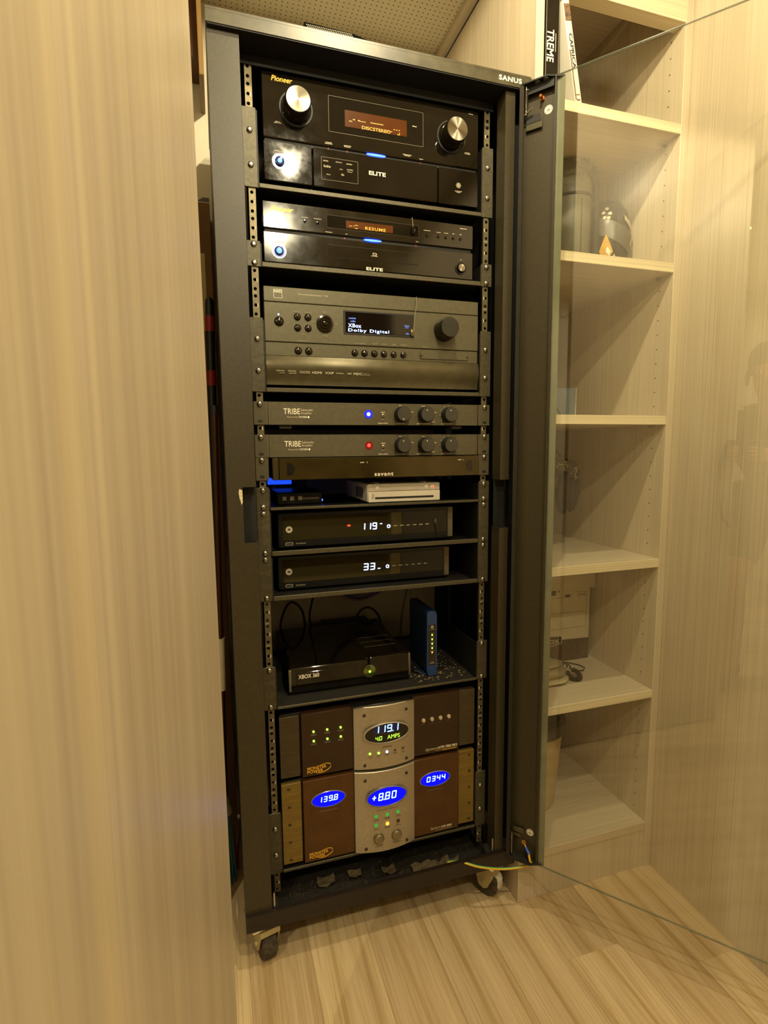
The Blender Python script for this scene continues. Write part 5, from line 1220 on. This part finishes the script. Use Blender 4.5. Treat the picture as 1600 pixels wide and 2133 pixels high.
# ------------------------------------------------------------------ things kept beside the rack
def sliver_things():
    t = thing('wall_cabinet', 'dark brown wall cabinet high behind the rack side', 'cabinet', (-.37, .34, .765))
    part('body', MB().cbox(-.438, -.3140, .300, .388, .827, 1.003, .001), wood_dark, t, smooth=False)
    part('end_board', MB().cbox(-.3136, -.3035, .250, .388, .765, 1.003, .001), wood('tan_board', 2, ('6b4a1e', '80602a', '8a6a30'), fine=120), t, smooth=False)
    t = thing('cardboard_carton', 'tall brown cardboard carton standing against the wall beside the rack', 'carton', (-.37, .34, FZ))
    kraft = mat('brown_card', '6b4a24', .8, var=.12, vscale=20)
    part('body', MB().cbox(-.430, -.3045, .300, .386, FZ, .530, .001), kraft, t, smooth=False)
    part('flap', MB().add([(-.332,.300,.531),(-.3045,.300,.531),(-.3045,.345,.560),(-.318,.345,.560)], [(0,1,2,3)]).xform(lambda p: p), mat('dark_card', '33200f', .8), t, smooth=False)
    part('tape', MB().box(-.345, -.320, .2994, .2998, .25, .42), mat('pale_tape', 'b29a5c', .4), t, smooth=False)
    red = mat('red_plastic', '8e1414', .4, var=.08)
    t = thing('broom', 'black handled broom with red bands and blue bristles', 'broom', (-.334, .22, FZ))
    A, B = Vector((-.3140, .245, .310)), Vector((-.3340, .215, -.865))
    def al(f): return A+(B-A)*f
    part('handle', MB().tube([al(0), al(.004), al(.012), al(.5), al(1)], [.004, .0085, .0095, .0095, .0095], 14), mat('black_handle', '0f0d0c', .35), t)
    for f in (.035, .135): part('band', MB().cyl(al(f), al(f+.028), .0102, n=14), red, t)
    part('socket', MB().lathe(al(.985), (B-A), [(0,.010),(.02,.014),(.035,.020),(.040,.020),(.041,0)], n=16), cream, t)
    mb = MB(); rnd = random.Random(6); o = al(1.018)
    for k in range(240):
        a = rnd.uniform(0, 6.28); r = rnd.uniform(0, 1)**.5
        p = o+Vector((math.cos(a)*r*.014, math.sin(a)*r*.018, 0)); q = Vector((p.x+math.cos(a)*r*.010, p.y+math.sin(a)*r*.008, FZ+.002+rnd.random()*.008))
        mb.cyl(p, q, .0010, .0008, 4, False)
    part('bristles', mb, mat('blue_bristle', '2f6f86', .5, var=.5, vscale=300), t, kind='stuff', smooth=False)
    t = thing('pole', 'bronze pole with a cream foam grip beside the rack', 'pole', (-.335, .14, FZ))
    A2, B2 = Vector((-.3130, .130, .06)), Vector((-.3350, .150, FZ+.001))
    def bl(f): return A2+(B2-A2)*f
    part('shaft', MB().tube([bl(0), bl(1)], .0055, 12), mat('bronze_tube', '4a2c18', .3, .6), t)
    part('grip', MB().cyl(bl(.435), bl(.540), .0085, n=16), cream, t)
    part('end_cap', MB().cyl(bl(-.006), bl(.01), .0068, n=14), rubber, t)
    t = thing('dustpan', 'red plastic dustpan on the floor beside the rack', 'dustpan', (-.345, .2, FZ))
    part('pan', MB().add([(-.400,.238,FZ+.002),(-.306,.238,FZ+.002),(-.400,.285,FZ+.004),(-.306,.285,FZ+.004),(-.400,.238,FZ+.016),(-.306,.238,FZ+.012),(-.400,.285,FZ+.036),(-.306,.285,FZ+.030)], [(0,1,3,2),(2,3,7,6),(0,2,6,4),(1,5,7,3),(0,4,5,1)]), red, t, smooth=False)
    part('handle', MB().tube([(-.370, .282, FZ+.030), (-.372, .290, FZ+.060), (-.374, .292, FZ+.105)], .007, 10), rubber, t)
sliver_things()

# ------------------------------------------------------------------ the photographer, seen in the open glass door
def skin_mesh(name, verts, edges, radii, m, parent, sub=2, root=0):
    b = BASE[parent]
    me = bpy.data.meshes.new(name); me.from_pydata([tuple(Vector(v)-b) for v in verts], edges, [])
    bm = bmesh.new(); bm.from_mesh(me); ly = bm.verts.layers.skin.verify(); bm.verts.ensure_lookup_table()
    for v, r in zip(bm.verts, radii):
        v[ly].radius = r if isinstance(r, tuple) else (r, r)
    bm.verts[root][ly].use_root = True
    bm.to_mesh(me); bm.free()
    o = bpy.data.objects.new(name, me); C.objects.link(o); o.parent = parent; BASE[o] = b
    s = o.modifiers.new('skin', 'SKIN'); s.use_smooth_shade = True
    ss = o.modifiers.new('sub', 'SUBSURF'); ss.levels = sub; ss.render_levels = sub
    me.materials.append(m); return o
def person():
    t = thing('person', 'person in a grey shirt and dark shorts bending forward behind the camera', 'person', (-.68, -1.46, FZ))
    skin = mat('skin', 'b07a55', .5, var=.06); shirt = mat('grey_shirt', '3d3b38', .85, var=.1); shorts = mat('dark_shorts', '2b2a2c', .85, var=.1); hairm = mat('brown_hair', '2a1c10', .7, var=.3, vscale=200); shoe = mat('tan_shoe', '8a6248', .6, var=.1)
    f = Vector((.62, .785, 0)); s = Vector((.785, -.62, 0))     # facing the rack, and the person's right
    o = Vector((-.70, -1.50, 0))
    def P(a, b, z): q = o+f*a+s*b; return (q.x, q.y, z)
    V = []; E = []; R = []
    def chain(start, pts):
        prev = start
        for p, r in pts:
            V.append(p); R.append(r); i = len(V)-1
            if prev is not None: E.append((prev, i))
            prev = i
        return prev
    chain(None, [(P(-.15, 0, -.19), (.10, .085))])                                  # pelvis
    chest = chain(0, [(P(-.05, 0, -.07), (.10, .08)), (P(.06, 0, .03), (.105, .075))])
    neck = chain(chest, [(P(.125, 0, .115), (.055, .055)), (P(.155, 0, .155), (.048, .05))])
    chain(neck, [(P(.185, 0, .205), (.066, .074)), (P(.20, 0, .265), (.072, .085)), (P(.195, 0, .315), (.052, .062))])
    for sg in (-1, 1):
        sh = chain(chest, [(P(.085, sg*.165, .050), .042)])
        # arms reach forward to where the camera is held
        el = P(.26, sg*.20, -.10); wr = P(.42, sg*.085, -.085)
        a = chain(sh, [(el, .036), (wr, .025)])
        h = chain(a, [(P(.455, sg*.065, -.070), (.026, .018)), (P(.490, sg*.050, -.055), (.030, .014))])
        for k, (db, dz, L) in enumerate(((.012, .018, .050), (.004, .006, .056), (-.004, -.006, .052), (-.012, -.018, .042))):
            chain(h, [(P(.515, sg*(.046+.003*k), -.055+dz), .0085), (P(.515+L*.55, sg*.034, -.053+dz), .008), (P(.515+L*.62, sg*.012, -.052+dz), .007)])
        chain(a+1, [(P(.470, sg*.035, -.035), .010), (P(.500, sg*.018, -.020), .008)])
        hip = chain(0, [(P(-.14, sg*.095, -.27), .092)])
        kn = P(.08, sg*.12, -.62); an = P(-.02, sg*.12, -.985)
        chain(hip, [(P(-.03, sg*.11, -.45), .078), (kn, .056), (P(.02, sg*.12, -.76), .056), (P(-.015, sg*.12, -.90), .036), (an, .034), (P(.05, sg*.125, -1.025), (.036, .030)), (P(.15, sg*.13, -1.040), (.036, .020))])
    body = skin_mesh('body', V, E, R, skin, t)
    # clothes
    cv = [P(-.15, 0, -.22), P(-.05, 0, -.07), P(.07, 0, .03), P(.125, 0, .10)]; ce = [(0,1),(1,2),(2,3)]; cr = [(.14,.125),(.15,.125),(.175,.145),(.088,.085)]
    for sg in (-1, 1):
        i = len(cv); cv += [P(.085, sg*.175, .052), P(.17, sg*.20, -.02), P(.215, sg*.202, -.06)]; ce += [(2,i),(i,i+1),(i+1,i+2)]; cr += [.066, .056, .054]
    skin_mesh('shirt', cv, ce, cr, shirt, t)
    sv = [P(-.15, 0, -.21)]; se = []; sr = [(.14,.12)]
    for sg in (-1, 1):
        i = len(sv); sv += [P(-.14, sg*.10, -.28), P(-.04, sg*.115, -.43), P(.04, sg*.12, -.56)]; se += [(0,i),(i,i+1),(i+1,i+2)]; sr += [.108, .097, .090]
    skin_mesh('shorts', sv, se, sr, shorts, t)
    for sg in (-1, 1):
        skin_mesh('shoe', [P(-.06, sg*.12, -1.025), P(-.01, sg*.122, -1.02), P(.07, sg*.126, -1.030), P(.17, sg*.130, -1.042), P(.215, sg*.13, -1.048)], [(0,1),(1,2),(2,3),(3,4)], [(.040,.036),(.044,.042),(.046,.032),(.046,.021),(.03,.014)], shoe, t)
    # hair, face
    hc = Vector(P(.185, 0, .275)); mb = MB(); n = 20
    rings = []
    for k in range(9):
        th = math.radians(8+12*k); rings.append([hc+f*(.098*math.sin(th)*math.cos(2*math.pi*i/n)-.012)+s*(.086*math.sin(th)*math.sin(2*math.pi*i/n))+Vector((0,0,.105*math.cos(th)+(.03 if math.cos(2*math.pi*i/n) > .3 else 0)*(k/8))) for i in range(n)])
    part('hair', MB().loops(rings), hairm, t)
    eye = mat('eye_white', 'd8d2c6', .3, var=0); iris = mat('dark_iris', '20140c', .2, var=0)
    for sg in (-1, 1):
        e = Vector(P(.264, sg*.030, .248)); ey = part('eye', MB().lathe(e, f, [(-.010,.001),(-.006,.010),(0,.012),(.006,.009),(.009,.0)], n=14).xform(lambda p: (p.x, p.y, e.z+(p.z-e.z)*.5)), eye, t)
        part('iris', MB().cyl(e+f*.0085, e+f*.0095, .005, n=12), iris, ey)
        ear = Vector(P(.195, sg*.076, .238)); part('ear', MB().lathe(ear, s*sg, [(0,.004),(.002,.022),(.008,.026),(.010,.020),(.006,.010)], n=16).xform(lambda p: (p.x, p.y, ear.z+(p.z-ear.z)*1.25)), skin, t)
    part('nose', MB().loops([[Vector(P(.268, .010, .245)), Vector(P(.268, -.010, .245)), Vector(P(.272, 0, .252))], [Vector(P(.282, .012, .222)), Vector(P(.282, -.012, .222)), Vector(P(.298, 0, .226))], [Vector(P(.268, .014, .212)), Vector(P(.268, -.014, .212)), Vector(P(.288, 0, .214))]]), skin, t)
    part('mouth', MB().tube([P(.262, -.024, .192), P(.272, -.010, .194), P(.275, 0, .193), P(.272, .010, .194), P(.262, .024, .192)], [.002, .004, .0045, .004, .002], 8), mat('lips', '8a4a3a', .5, var=.05), t)
    # the camera in the hands, with its strap
    cc = Vector(P(.535, 0, -.040))
    c = thing('camera_body', 'small black camera with a hanging strap held by the photographer', 'camera', tuple(cc))
    def cb(a0, a1, b0, b1, z0, z1, ch=.003):
        mb = MB().cbox(a0, a1, b0, b1, z0, z1, ch); return mb.xform(lambda p: cc+f*p.x+s*p.y+Vector((0,0,p.z)))
    part('case', cb(-.028, .006, -.052, .052, -.034, .034), plastic, c)
    part('strap', MB().tube([P(.520, -.056, -.02), P(.515, -.075, -.10), P(.505, -.078, -.20), P(.500, -.062, -.285), P(.498, -.035, -.315), P(.498, -.008, -.300), P(.500, .010, -.20), P(.515, .030, -.08)], .006, 8), rubber, c)
person()
